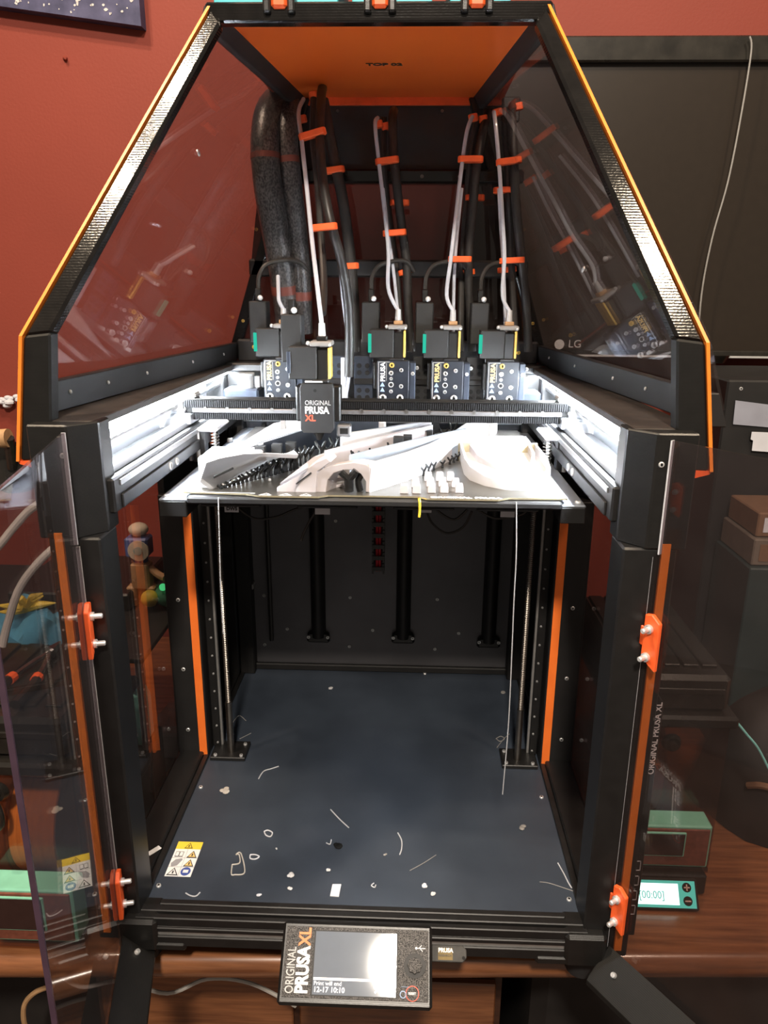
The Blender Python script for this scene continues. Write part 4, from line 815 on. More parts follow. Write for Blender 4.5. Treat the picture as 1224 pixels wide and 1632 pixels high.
# long front blade with the arch
pc = thing('wing_model', 'long white printed wing with an arch, running diagonally across the bed', 'printed part', (0.05, 0.25, ZB), 'white parts printed on the bed')
m = MB(); m.ext([(-0.1047, 0.148, 0.5472), (-0.1044, 0.148, 0.5547), (-0.0831, 0.148, 0.5677), (-0.0589, 0.148, 0.5857), (-0.0466, 0.148, 0.591), (-0.041, 0.148, 0.586), (-0.057, 0.148, 0.574), (-0.0589, 0.148, 0.5473)], (0.004, 0.030, 0)); m.build('arm', 'pink_white', pc, bevel=0.001)
m = MB(); m.bar((-0.0817, 0.1475, 0.5597), (-0.0641, 0.1475, 0.5733), 0.0012, 0.003, (0, -1, 0)); m.build('dark_lettering', 'black_ink', pc, smooth=0)
outer = [(-0.0606, 0.15, 0.5474), (-0.0594, 0.15, 0.5735), (-0.047, 0.15, 0.5796), (-0.029, 0.15, 0.5836), (-0.0147, 0.15, 0.5852), (-0.0025, 0.15, 0.5832), (0.0046, 0.15, 0.5789), (0.0025, 0.15, 0.55)]
inner = [(-0.0018, 0.15, 0.5507), (-0.0018, 0.15, 0.5626), (-0.0076, 0.15, 0.5721), (-0.0169, 0.15, 0.5764), (-0.027, 0.15, 0.5762), (-0.0385, 0.15, 0.5724), (-0.0458, 0.15, 0.5641), (-0.0482, 0.15, 0.5492)]
m = MB(); m.ext(outer + inner, (0.010, 0.020, 0)); m.build('arch', 'pink_white', pc, bevel=0.0006)
for k in range(3): m = MB(); m.tube(smooth_path([Vector(q_) + Vector((0, 0, k*0.0075)) for q_ in [(-0.0522, 0.172, 0.5439), (-0.041, 0.172, 0.5502), (-0.0291, 0.172, 0.5527)]]), 0.0022, 6); m.build('arch_rib', 'pink_white', pc)
m = MB()
for a, b, r in (((-0.0211, 0.147, 0.5519), (-0.021, 0.147, 0.566), .0055), ((-0.021, 0.147, 0.5653), (-0.0303, 0.147, 0.5747), .0042), ((-0.021, 0.147, 0.5653), (-0.0124, 0.147, 0.5765), .0042)): m.tube([a, b], r, 8)
m.build('support_tree', 'support', pc)
m = MB(); m.tube(smooth_path([(-0.0087, 0.155, 0.5507), (-0.0108, 0.155, 0.5627), (-0.0065, 0.155, 0.5717)]), 0.004, 8); m.build('support_tree', 'support', pc)
wall = []
for (q, h) in [((0.0025, 0.1497, 0.5501), 0.033), ((0.0241, 0.1765, 0.5501), 0.034), ((0.0501, 0.2146, 0.5501), 0.034), ((0.0784, 0.2662, 0.5501), 0.034), ((0.1058, 0.3271, 0.5501), 0.035), ((0.1318, 0.3909, 0.5501), 0.038), ((0.1586, 0.4576, 0.5501), 0.041), ((0.1897, 0.5325, 0.5501), 0.04)]:
    wall.append((q[0], q[1], ZB, ZB + h))
ribbon(wall, 0.006).build('front_wall', 'white_print', pc, smooth=50)
ribbon([(*(-0.0237, 0.219, 0.578)[:2], ZB, .578), (*(0.0216, 0.2502, 0.584)[:2], ZB, .584), (*(0.0699, 0.2911, 0.588)[:2], ZB, .588), (*(0.1272, 0.3485, 0.59)[:2], ZB, .590)], 0.005).build('rear_wall', 'shade_grey', pc, smooth=50)  # bluish grey puts the weaker light on this wall into its colour
for i in range(22):
    t_ = i/21; p_ = lerp((-0.0241, 0.2226, 0.5501), (0.115, 0.4166, 0.5501), t_); support_tree(pc, p_.x + random.uniform(-.01, .01), p_.y + random.uniform(.012, .05), random.uniform(.020, .032), 0.010, 0.0018, random.uniform(-.6, .6))
for p_, w_, h_ in (((0.0325, 0.2881, 0.5501), .013, .038), ((0.0449, 0.3001, 0.5501), .012, .038), ((0.0753, 0.349, 0.5501), .008, .036)):
    bx(p_[0] - w_/2, p_[0] + w_/2, p_[1], p_[1] + 0.012, ZB, ZB + h_).build('support_block', 'tool_body', pc, bevel=0.0006)
for (p_, h) in [((0.0619, 0.2379, 0.5501), 0.012), ((0.0684, 0.2517, 0.5501), 0.013), ((0.0752, 0.266, 0.5501), 0.012), ((0.0872, 0.2845, 0.5501), 0.01), ((0.0979, 0.3036, 0.5501), 0.01), ((0.1035, 0.3153, 0.5501), 0.01), ((0.1093, 0.3273, 0.5501), 0.01), ((0.1151, 0.3396, 0.5501), 0.01), ((0.1211, 0.3521, 0.5501), 0.01)]:
    support_tree(pc, p_[0] + 0.004, p_[1] - 0.004, h, 0.006, 0.0014, 0.3)
m = MB(); m.ext([(-0.0924, 0.102, 0.572), (-0.0502, 0.1795, 0.584), (-0.0527, 0.176, 0.59), (-0.063, 0.1639, 0.588)], (0, 0.004, -0.004)); m.build('arm_top', 'pink_white', pc)
# rear shell
pd = thing('channel_model', 'white printed channel behind the wing at the rear of the bed', 'printed part', (0.05, 0.45, ZB), 'white parts printed on the bed')
ribbon([(*(-0.06, 0.2666, 0.572)[:2], ZB, .572), (*(-0.0166, 0.2873, 0.58)[:2], ZB, .580), (*(0.0282, 0.3101, 0.588)[:2], ZB, .588), (*(0.0799, 0.3633, 0.592)[:2], ZB, .592)], 0.008).build('front_wall', 'pink_white', pd, smooth=50)
ribbon([(*(-0.0439, 0.3153, 0.586)[:2], ZB, .586), (*(0.0186, 0.35, 0.59)[:2], ZB, .590), (*(0.0787, 0.3878, 0.594)[:2], ZB, .594)], 0.006).build('rear_wall', 'white_print', pd, smooth=50)
m = MB(); m.ext([(0.0849, 0.514, 0.5501), (0.0979, 0.5369, 0.5501), (0.091, 0.5827, 0.5501), (0.0798, 0.5583, 0.5501)], (-0.006, 0, 0.038)); m.build('support_block', 'support', pd)
for i in range(7):
    p_ = lerp((-0.0738, 0.3111, 0.5501), (-0.021, 0.3674, 0.5501), i/6); support_tree(pd, p_[0], p_[1] + 0.01, random.uniform(.018, .028), 0.012, 0.0024, random.uniform(-.5, .5))
bx(-0.048, 0.01, 0.47, 0.50, ZB, 0.578).build('block', 'white_print', pd, bevel=0.003)
# scoop tray at the right
pe = thing('scoop_model', 'bright white printed scoop tray at the right of the bed', 'printed part', (0.18, 0.24, ZB), 'white parts printed on the bed')
ribbon([(0.117, 0.335, ZB, 0.5719), (0.117, 0.245, ZB, 0.5711), (0.122, 0.215, ZB, 0.5672), (0.138, 0.188, ZB, 0.5621), (0.160, 0.170, ZB, 0.5586), (0.185, 0.168, ZB, 0.5594), (0.205, 0.180, ZB, 0.5633), (0.219, 0.21, ZB, 0.5680), (0.222, 0.25, ZB, 0.5711), (0.222, 0.335, ZB, 0.5719)], 0.003).build('rim', 'white_print', pe, smooth=60)
ribbon([(0.130, 0.335, ZB, 0.5707), (0.136, 0.275, ZB, 0.5687), (0.155, 0.235, ZB, 0.5641), (0.178, 0.225, ZB, 0.5625), (0.202, 0.240, ZB, 0.5656), (0.212, 0.29, ZB, 0.5695), (0.213, 0.335, ZB, 0.5711)], 0.003).build('inner_rim', 'pink_white', pe, smooth=60)
m = MB(); m.ext([(0.118, 0.335, ZB), (0.118, 0.245, ZB), (0.123, 0.217, ZB), (0.139, 0.190, ZB), (0.160, 0.172, ZB), (0.185, 0.170, ZB), (0.204, 0.182, ZB), (0.218, 0.211, ZB), (0.221, 0.25, ZB), (0.221, 0.335, ZB)], (0, 0, 0.010)); m.build('tray_floor', 'white_print', pe)
bx(0.113, 0.2235, 0.336, 0.339, ZB, 0.5723).build('back_edge', 'sheet_edge', pe)
bx(0.117, 0.2215, 0.339, 0.420, ZB, 0.5672).build('back_body', 'white_print', pe, bevel=0.003)
# tapered tower
pf = thing('tower_model', 'small dark tapered printed tower at the rear right of the bed', 'printed part', (0.169, 0.478, ZB))
c0 = Vector((0.169, 0.475, ZB)); m = MB()
m.ext([c0 + Vector((-0.0105, 0, 0)), c0 + Vector((0.0105, 0, 0)), c0 + Vector((0.0085, 0, 0.026)), c0 + Vector((-0.0085, 0, 0.026))], (0, 0.014, 0)); m.build('tower_body', 'grey_plastic', pf, bevel=0.001)
bx(0.172, 0.179, 0.4742, 0.475, ZB, ZB + 0.025).build('tower_face', 'alu_white', pf)
# small pinkish cubes
cubes = [(0.0423, 0.1466, 0.5501), (0.0566, 0.1475, 0.5501), (0.0739, 0.1513, 0.5501), (0.0884, 0.1522, 0.5501), (0.1057, 0.1533, 0.5501), (0.0553, 0.1756, 0.5501), (0.0728, 0.1796, 0.5501), (0.0873, 0.1805, 0.5501), (0.1028, 0.1786, 0.5501), (0.0711, 0.2065, 0.5501), (0.0853, 0.2074, 0.5501), (0.0983, 0.2083, 0.5501)]
names = ['leftmost printed cube, alone at the front', 'front printed cube second from the left', 'front printed cube in the middle of its row', 'front printed cube second from the right', 'front printed cube at the right end beside the scoop',
         'leftmost printed cube of the second row', 'printed cube second from the left in the second row', 'printed cube third from the left in the second row', 'rightmost printed cube of the second row', 'left printed cube of the back row of three', 'middle printed cube of the back row of three', 'right printed cube of the back row of three']
cube0 = None
for p_, nm in zip(cubes, names):
    if cube0 is None:
        m = MB(); m.ext([(-0.0048, 0, 0), (0.0048, 0, 0), (0.0045, 0, 0.0055), (0.0040, 0.002, 0.0095), (-0.0040, 0.002, 0.0095), (-0.0045, 0, 0.0055)], (0, 0.0095, 0)); cube0 = m.build('printed_cube', 'pink_white', None, bevel=0.0006); o = cube0
    else: o = cube0.copy(); col.objects.link(o)
    o.location = (p_[0], p_[1], ZB); tag(o, 'small pale ' + nm, 'printed cube', 'pale cubes printed on the bed')
MB().ball((*(-0.1211, 0.1943, 0.5501)[:2], ZB + 0.002), 0.002, 8, 5).build('filament_blob', 'white_print'); tag(bpy.data.objects['filament_blob'], 'tiny white filament blob on the bare steel sheet', 'filament scrap')

# ================================================================== control display
lc = thing('control_display', 'tilted control display with glittery bezel and knob on the printer front', 'display', (0, -0.04, 0.06))
v0 = Vector((-0.001, -0.0145, 0.096)); vd = Vector((0.0, -0.058, -0.0475)); LH = vd.length; vd.normalize(); ux = Vector((1, 0, 0)); nn = ux.cross(-vd); LW = 0.1655
def LP(u_, v_, t_=0.0): return v0 + ux*(u_ - 0.5)*LW + vd*v_*LH + nn*t_
def lbox(u0, u1, a, b, t0, t1): return MB().ext([LP(u0, a, t0), LP(u1, a, t0), LP(u1, b, t0), LP(u0, b, t0)], nn*(t1 - t0))
lbox(0, 1, -0.02, 1.04, -0.026, 0.0).build('case', 'black_print', lc, bevel=0.003)
bx(-0.06, 0.06, -0.02, 0.0, 0.052, 0.075).build('mount', 'black_print', lc)
lbox(0.03, 0.975, 0.055, 0.945, 0.0, 0.0012).build('face_plate', 'glitter', lc, bevel=0.0004)
sc = lbox(0.225, 0.765, 0.11, 0.90, 0.0012, 0.0018).build('screen', 'lcd_glass', lc, smooth=0)
lbox(0.215, 0.775, 0.095, 0.915, 0.0012, 0.0014).build('screen_frame', 'black_satin', lc, smooth=0)
lbox(0.228, 0.762, 0.690, 0.722, 0.0018, 0.0020).build('progress_bar', 'lcd_bar', sc, smooth=0)
text('screen_text', 'Print will end', 0.0056, 'lcd_text', sc, LP(0.232, 0.785, 0.0019), ux, -vd, bold=0.0)
text('screen_text', '12-17 10:10', 0.0070, 'lcd_text', sc, LP(0.232, 0.868, 0.0019), ux, -vd, bold=0.0001)
text('screen_text', '99%', 0.0115, 'lcd_text', sc, LP(0.62, 0.855, 0.0019), ux, -vd, bold=0.0004)
text('lettering', 'ORIGINAL', 0.0128, 'grey_ink', lc, LP(0.100, 0.900, 0.0014), -vd, -ux, bold=0.0001, sx=0.74)
text('lettering', 'PRUSA', 0.0185, 'white_ink', lc, LP(0.190, 0.895, 0.0014), -vd, -ux, bold=0.0008, sx=0.80)
text('lettering', 'XL', 0.0178, 'orange_ink', lc, LP(0.190, 0.300, 0.0014), -vd, -ux, bold=0.0006, sx=0.80)
kc = LP(0.885, 0.505); m = MB(); m.tube([kc + nn*0.001, kc + nn*0.0022], 0.0118, 24); m.build('knob_ring', 'black_satin', lc)
m = MB(); prof_ = []
for k in range(48):
    a = 2*math.pi*k/48; r = 0.0074 + 0.0007*math.cos(a*8); prof_.append(kc + nn*0.002 + ux*math.cos(a)*r + vd*math.sin(a)*r)
m.ext(prof_, nn*0.007); m.build('knob', 'glitter', lc, bevel=0.0004)
rc = LP(0.872, 0.845)
for name_, r, mk, h in (('reset_ring', 0.0072, 'red_ink', 0.0016), ('reset_disc', 0.0064, 'glitter', 0.0019)):
    MB().tube([rc + nn*0.001, rc + nn*h], r, 22).build(name_, mk, lc)
text('lettering', 'RESET', 0.0030, 'white_ink', lc, rc - ux*0.0042 + vd*0.001 + nn*0.0020, ux, -vd, bold=0.0001)
rb = LP(0.812, 0.86)
MB().tube([rb + nn*0.001, rb + nn*0.0016], 0.0036, 14).build('service_mark', 'blue_ink', lc)
MB().tube([rb + nn*0.001, rb + nn*0.0019], 0.0026, 14).build('service_mark_center', 'glitter', lc)
lbox(0.80, 0.86, 0.765, 0.77, 0.0012, 0.0015).build('mark_line', 'blue_ink', lc)
uc = LP(0.925, 0.285, 0.0013)
m = MB(); m.bar(uc - ux*0.005, uc + ux*0.005, 0.0008, 0.0006, nn); m.bar(uc - ux*0.002, uc + ux*0.001 - vd*0.003, 0.0007, 0.0006, nn); m.bar(uc - ux*0.001, uc + ux*0.002 + vd*0.003, 0.0007, 0.0006, nn); m.tube([uc - ux*0.005, uc - ux*0.005 + nn*0.0008], 0.0013, 8); m.build('usb_symbol', 'white_ink', lc)
# usb stick
us = thing('usb_stick', 'grey metal USB stick with printed label plugged beside the display', 'usb stick', (0.10, -0.02, 0.07))
uo = LP(1.0, 0.215, -0.012); uv = -vd
def UP(a, b, t_=0.0): return uo + ux*a - uv*b + nn*t_
m = MB(); m.ext([UP(0, 0), UP(0.034, 0), UP(0.0385, 0.004), UP(0.0385, 0.012), UP(0.034, 0.0165), UP(0, 0.0165)], -nn*0.006); m.build('stick_body', 'stick_grey', us, bevel=0.0008)
m = MB(); m.ext([UP(0.007, 0.003, 0.0001), UP(0.023, 0.003, 0.0001), UP(0.023, 0.0145, 0.0001), UP(0.007, 0.0145, 0.0001)], nn*0.0002); m.build('stick_label', 'stick_gold', us, smooth=0)
text('lettering', 'PRUSA', 0.0058, 'white_ink', us, UP(0.0072, 0.0072, 0.0006), ux, -vd, bold=0.0002, sx=0.95)
text('lettering', 'RESEARCH', 0.0030, 'black_ink', us, UP(0.0076, 0.0112, 0.0006), ux, -vd)
m = MB(); m.tube([UP(0.035, 0.012, 0.0001), UP(0.035, 0.012, 0.0005)], 0.0018, 10); m.build('lanyard_hole', 'dark_hole', us)

# ================================================================== scraps on the printer floor
ZF = 0.0793
def strand(lab, pts, r=0.0007, mk='white_wire'):
    q = [Vector((p_[0], p_[1], ZF + r)) for p_ in pts]
    tag(MB().tube(smooth_path(q), r, 6).build('filament_scrap', mk), lab, 'filament scrap', 'plastic scraps on the printer floor')
def loop(lab, pts, r=0.0008, mk='white_wire'):
    strand(lab, pts + [pts[0]], r, mk)
strand('curly grey filament scrap near the left lead screw base', [(-0.1668, 0.2581, 0.0793), (-0.1628, 0.2763, 0.0793), (-0.1527, 0.2829, 0.0793), (-0.1424, 0.2895, 0.0793)], .0008)
strand('straight white filament scrap in the middle of the printer floor', [(-0.0534, 0.1951, 0.0793), (-0.0404, 0.1777, 0.0793), (-0.0252, 0.1597, 0.0793)], .0008)
strand('curved white filament scrap right of the floor middle', [(0.0408, 0.1529, 0.0793), (0.046, 0.139, 0.0793), (0.0462, 0.1229, 0.0793), (0.0439, 0.1127, 0.0793)], .0008)
strand('long bent filament scrap at the right floor edge', [(0.2442, 0.1072, 0.0793), (0.2481, 0.0904, 0.0793), (0.2511, 0.0741, 0.0793), (0.2533, 0.0662, 0.0793)], .0008)
strand('thin grey filament hair across the right floor corner', [(0.216, 0.0746, 0.0793), (0.2272, 0.0731, 0.0793), (0.2449, 0.0658, 0.0793), (0.2689, 0.0551, 0.0793)], .0005, 'grey_plastic')
strand('thin dark filament hair lying on the right half of the floor', [(0.0569, 0.0862, 0.0793), (0.0743, 0.0998, 0.0793), (0.0906, 0.1147, 0.0793)], .0005, 'grey_plastic')
strand('small hooked filament scrap beside the left front floor screw', [(-0.2111, 0.0381, 0.0793), (-0.2048, 0.0345, 0.0793), (-0.1978, 0.0339, 0.0793), (-0.1942, 0.0398, 0.0793)], .0008)
strand('tiny curl of filament left of the straight scrap', [(-0.0524, 0.1299, 0.0793), (-0.0472, 0.1279, 0.0793), (-0.0464, 0.136, 0.0793)], .0007)
strand('tiny round filament curl near the front middle of the floor', [(0.0133, 0.0637, 0.0793), (0.0104, 0.0596, 0.0793), (0.0144, 0.0568, 0.0793), (0.0157, 0.0608, 0.0793)], .0007)
strand('thin filament hair near the rear right of the floor', [(0.194, 0.3537, 0.0793), (0.2077, 0.3785, 0.0793), (0.2186, 0.3932, 0.0793)], .0006, 'grey_plastic')
strand('angled filament hair behind the left lead screw', [(-0.2389, 0.4048, 0.0793), (-0.2331, 0.4261, 0.0793), (-0.2182, 0.4115, 0.0793)], .0006, 'grey_plastic')
strand('thin filament hair beside the left lead screw base', [(-0.2171, 0.3586, 0.0793), (-0.2089, 0.3678, 0.0793), (-0.2023, 0.3753, 0.0793)], .0006, 'grey_plastic')
strand('looped filament curl at the right lead screw base', [(0.1946, 0.3779, 0.0793), (0.2035, 0.3854, 0.0793), (0.2087, 0.3785, 0.0793), (0.2009, 0.3712, 0.0793), (0.1956, 0.3779, 0.0793)], .0007, 'grey_plastic')
loop('small oval plastic ring, upper one left of the floor middle', [(-0.1374, 0.1474, 0.0793), (-0.1329, 0.15, 0.0793), (-0.1261, 0.1455, 0.0793), (-0.1273, 0.1383, 0.0793), (-0.1336, 0.1404, 0.0793)], .0009, 'paper')
loop('small oval plastic ring, lower one left of the floor middle', [(-0.147, 0.1042, 0.0793), (-0.1406, 0.1045, 0.0793), (-0.1351, 0.1014, 0.0793), (-0.139, 0.0969, 0.0793), (-0.1456, 0.0977, 0.0793)], .0009, 'paper')
loop('stepped outline scrap of purged filament near the warning label', [(-0.1662, 0.086, 0.0793), (-0.1575, 0.0896, 0.0793), (-0.1614, 0.1036, 0.0793), (-0.1654, 0.1034, 0.0793), (-0.1595, 0.1059, 0.0793), (-0.1478, 0.0741, 0.0793), (-0.1593, 0.0695, 0.0793), (-0.1634, 0.0703, 0.0793)], .0009, 'grey_tube')
def lump(lab, q, r, mk='white_print', sz=.6):
    m = MB()
    for k in range(4): m.ball((q[0] + random.uniform(-r, r)*.6, q[1] + random.uniform(-r, r)*.6, ZF + r*sz*.7), r*random.uniform(.5, .8), 8, 5, sz)
    tag(m.build('plastic_crumb', mk), lab, 'plastic scrap', 'plastic scraps on the printer floor')
lump('knotted white plastic crumb near the front left of the floor', (-0.0901, 0.0704, 0.0793), .0045); lump('small white plastic crumb in front of the knotted crumb', (-0.0868, 0.0494, 0.0793), .0032)
lump('white plastic crumb near the front right of the floor', (0.0856, 0.0491, 0.0793), .003); lump('bright white plastic crumb in the middle left of the floor', (-0.1153, 0.1168, 0.0793), .0018)
lump('dark plastic crumb in the middle of the floor', (-0.0389, 0.1271, 0.0793), .007, 'support', .25); lump('grey star-shaped plastic crumb at the right of the floor', (0.2088, 0.1701, 0.0793), .005, 'grey_plastic', .4)
lump('white plastic crumb at the rear left of the floor', (-0.0889, 0.5245, 0.0793), .005, 'white_print', .3); lump('curled grey scrap of sprue below the left lead screw', (-0.2105, 0.2302, 0.0793), .007, 'grey_tube', .25)
lump('small white crumb with string near the front middle of the floor', (-0.0448, 0.0828, 0.0793), .0028); lump('tiny grey crumb right of the floor middle', (0.0254, 0.1118, 0.0793), .0022, 'grey_plastic'); lump('pale crumb right of the front middle of the floor', (0.0752, 0.0624, 0.0793), .0035, 'paper', .5)
lump('tiny white crumb by the rear right lead screw', (0.2247, 0.5242, 0.0793), .005, 'grey_plastic', .25); lump('small blue-white flake at the front left of the floor', (-0.1231, 0.04, 0.0793), .003, 'paper', .3)
q = [(-0.037, 0.0595, 0.0793), (-0.0263, 0.06, 0.0793), (-0.0275, 0.0403, 0.0793), (-0.0381, 0.0408, 0.0793)]
m = MB(); m.ext([(a[0], a[1], ZF) for a in q], (0, 0, .0012)); tag(m.build('plastic_chip', 'paper', bevel=.0002), 'flat pale rectangular chip at the front of the printer floor', 'plastic scrap', 'plastic scraps on the printer floor')

# ================================================================== dry boxes, meters and clutter beside the printer
def dry_box(lab, x0, x1, y0, y1, spool=None):
    b = thing('filament_dry_box', lab, 'storage box', ((x0 + x1)/2, (y0 + y1)/2, 0))
    t_ = 0.0025; m = MB()
    for q in ((x0, x1, y0, y0 + t_), (x0, x1, y1 - t_, y1), (x0, x0 + t_, y0 + t_, y1 - t_), (x1 - t_, x1, y0 + t_, y1 - t_)): m.box(*q, 0.004, 0.232)
    m.box(x0, x1, y0, y1, 0.001, 0.004); m.build('clear_body', 'clear_box', b, smooth=0)
    lid = bx(x0 - 0.008, x1 + 0.008, y0 - 0.008, y1 + 0.008, 0.230, 0.248).build('lid', 'lid_black', b, bevel=0.004)
    bx(x0 + 0.004, x1 - 0.004, y0 + 0.004, y1 - 0.004, 0.248, 0.300).build('lid_crown', 'lid_black', lid, bevel=0.006)
    for k in range(5):
        x = x0 + 0.012 + (x1 - x0 - 0.024)*(k + .5)/5; bx(x - 0.010, x + 0.010, y0 + 0.03, y1 - 0.012, 0.300, 0.3035).build('lid_rib', 'lid_black', lid, bevel=0.001)
    bx(x0 + 0.012, x1 - 0.012, y0 + 0.001, y0 + 0.006, 0.276, 0.284).build('lid_handle', 'lid_black', lid, bevel=0.001)
    xm = (x0 + x1)/2
    MB().tube([(xm, y0 - 0.006, 0.205), (xm, y0 + 0.001, 0.205)], [0.010, 0.013], 16).build('tube_port', 'lid_black', b); MB().tube([(xm, y0 - 0.012, 0.205), (xm, y0 - 0.006, 0.205)], [0.005, 0.006], 12).build('port_plug', 'lid_black', b)
    if spool: MB().tube(smooth_path([(xm + 0.002, y0 - 0.009, 0.197), (xm + 0.006, y0 - 0.010, 0.182), (xm + 0.005, y0 - 0.010, 0.168), (xm, y0 - 0.009, 0.160)]), 0.003, 8).build('plug_strap', 'lid_black', b)
    return b
dry_box('clear dry box with black lid and orange spool left of the printer', -0.520, -0.338, 0.052, 0.25, True)
dry_box('brownish clear dry box with black lid right of the printer', 0.326, 0.472, 0.190, 0.46)
def spool(lab, x0, x1, yc, zc, r, mk):
    s_ = thing('filament_spool', lab, 'spool', ((x0 + x1)/2, yc, zc - r), 'filament spools in the dry boxes')
    MB().cyl((x0 + .003, yc, zc), (x1 - .003, yc, zc), r*.93, 40).build('winding', mk, s_)
    for a, b in ((x0, x0 + .003), (x1 - .003, x1)): MB().cyl((a, yc, zc), (b, yc, zc), r, 40).build('flange', 'clear_box', s_)
spool('orange filament spool inside the left dry box', -0.437, -0.372, 0.145, 0.118, 0.088, 'spool_orange')
spool('dark brown filament spool inside the right dry box', 0.345, 0.41, 0.30, 0.118, 0.088, 'brown_panel')
def meter(lab, x0, x1, y, z0, z1):
    g = thing('hygrometer', lab, 'hygrometer', ((x0 + x1)/2, y, z0), 'green framed hygrometers')
    bx(x0, x1, y + 0.002, y + 0.034, z0, z1).build('case', 'green_print', g, bevel=0.002)
    bx(x0 + 0.003, x1 - 0.003, y, y + 0.003, z0 + 0.004, z1 - 0.004).build('front_panel', 'brown_panel', g, bevel=0.001)
    f = bx(x0 + 0.016, x1 - 0.034, y - 0.002, y + 0.001, z0 + 0.020, z1 - 0.008).build('window_frame', 'green_print', g, bevel=0.0008)
    bx(x0 + 0.018, x1 - 0.036, y - 0.0026, y - 0.0018, z0 + 0.022, z1 - 0.010).build('window', 'dark_screen', f)
    bx(x0 - 0.002, x1 + 0.002, y + 0.001, y + 0.036, z0 - 0.008, z0).build('stand', 'clear_box', g, bevel=0.001)
meter('green framed hygrometer in front of the left dry box', -0.448, -0.338, 0.014, 0.022, 0.098)
meter('green framed hygrometer in front of the right dry box', 0.345, 0.452, 0.150, 0.040, 0.105)
bx(0.330, 0.452, 0.146, 0.19, 0.002, 0.032).build('meter_plinth', 'green_print' if False else 'lid_black', None, bevel=0.002); tag(bpy.data.objects['meter_plinth'], 'dark plinth under the right hygrometer', 'plinth')
# glowing timer
tm = thing('lit_timer', 'glowing cyan timer with plus and minus buttons on the desk', 'timer', (0.39, 0.128, 0.0))
t0_ = Vector((0.340, 0.1175, 0.006)); tv_ = Vector((0, 0.020, 0.026)).normalized(); tn_ = Vector((1, 0, 0)).cross(tv_)
def TPt(a, b, c_=0.0): return t0_ + Vector((1, 0, 0))*a + tv_*b + tn_*c_
def tbox(a0, a1, b0, b1, c0_, c1_): return MB().ext([TPt(a0, b0, c0_), TPt(a1, b0, c0_), TPt(a1, b1, c0_), TPt(a0, b1, c0_)], tn_*(c1_ - c0_))
tbox(0, 0.0945, -0.003, 0.035, -0.006, 0).build('case', 'lid_black', tm, bevel=0.0015)
tbox(0.002, 0.091, 0.0, 0.032, 0, 0.0008).build('face', 'cyan_rim', tm, smooth=0)
tbox(0.014, 0.069, 0.0035, 0.0285, 0.0008, 0.0012).build('lit_screen', 'cyan_lit', tm, smooth=0)
text('screen_text', '[00:00]', 0.013, 'cyan_rim', tm, TPt(0.017, 0.0105, 0.0013), (1, 0, 0), tv_, sx=0.9)
for b_, sg in ((0.0245, '+'), (0.0085, '-')):
    c_ = TPt(0.080, b_); k = MB().tube([c_, c_ + tn_*0.002], 0.0058, 18).build('button', 'lid_black', tm)
    m = MB(); m.bar(c_ + tn_*0.0022 - ux*0.0038, c_ + tn_*0.0022 + ux*0.0038, 0.0016, 0.0006, tn_)
    if sg == '+': m.bar(c_ + tn_*0.0022 - tv_*0.0038, c_ + tn_*0.0022 + tv_*0.0038, 0.0016, 0.0006, tn_)
    m.build('button_sign', 'cream_card', k)
for b_ in (0.006, 0.024): tbox(0.004, 0.011, b_, b_ + 0.005, 0.0008, 0.0016).build('side_mark', 'red_ink', tm)
m = MB(); m.tube(smooth_path([(0.4819, 0.2, 0.2343), (0.4994, 0.2, 0.214), (0.5171, 0.2, 0.1935), (0.5359, 0.2, 0.1621)]), 0.0016, 8); tag(m.build('filament_strand', 'teal'), 'mint green filament strand leaving the right dry box lid', 'filament strand')
# tower and boxes at the right
tw = thing('black_tower', 'tall black cabinet with papers right behind the printer', 'cabinet', (0.70, 0.68, 0))
bx(0.577, 0.92, 0.60, 0.86, 0.0, 0.632).build('tower_body', 'black_satin', tw, bevel=0.003)
for q in ((0.60, 0.618), (0.655, 0.618)): screw(tw, (q[0], 0.60, q[1]), (0, -1, 0), 0.003)
m = MB(); m.ext([(0.5927, 0.598, 0.5988), (0.675, 0.598, 0.5893), (0.6809, 0.598, 0.5521), (0.5942, 0.598, 0.5584)], (0, -.001, 0)); tag(m.build('paper_sheet', 'paper_grey'), 'grey translucent paper fixed on the black cabinet', 'paper')
m = MB(); m.ext([(0.626, 0.595, 0.5465), (0.6806, 0.595, 0.5451), (0.686, 0.595, 0.5106), (0.6307, 0.595, 0.5141), (0.6303, 0.595, 0.5315), (0.6258, 0.595, 0.5336)], (0, -.001, 0)); tag(m.build('paper_sheet', 'paper'), 'white paper slip fixed low on the black cabinet', 'paper')
for lab, q, mk in (('brown cardboard box on top of the pile at the right', (0.600, 0.76, 0.47, 0.58, 0.400, 0.440), 'cardboard'), ('beige flat box in the middle of the pile at the right', (0.595, 0.75, 0.46, 0.585, 0.355, 0.399), 'box_beige'), ('teal crate at the bottom of the pile at the right', (0.590, 0.77, 0.45, 0.59, 0.0, 0.354), 'crate')):
    c_ = thing('storage_carton', lab, 'box', ((q[0] + q[1])/2, 0.5, q[4])); bx(*q).build('carton_body', mk, c_, bevel=0.002); bx(q[0] + .01, q[1] - .01, q[2] - .001, q[2], q[4] + .008, q[5] - .008).build('carton_label', 'cardboard' if mk != 'cardboard' else 'paper', c_) if mk != 'crate' else None
bg3 = thing('fabric_bag', 'black fabric bag lying on the desk right of the brown dry box', 'bag', (0.60, 0.33, 0))
m = MB(); nb = 12
for i in range(nb + 1):
    t_ = i/nb
    for j in range(20):
        a = 2*math.pi*j/20; r = (1 + 0.06*math.sin(3*a + 4*t_) + 0.04*math.sin(5*a - 6*t_))*math.sqrt(max(0.0, 1 - (t_*0.98)**2.2))
        m.v.append((0.62 + 0.115*r*math.cos(a), 0.335 + 0.10*r*math.sin(a), 0.001 + 0.20*t_))
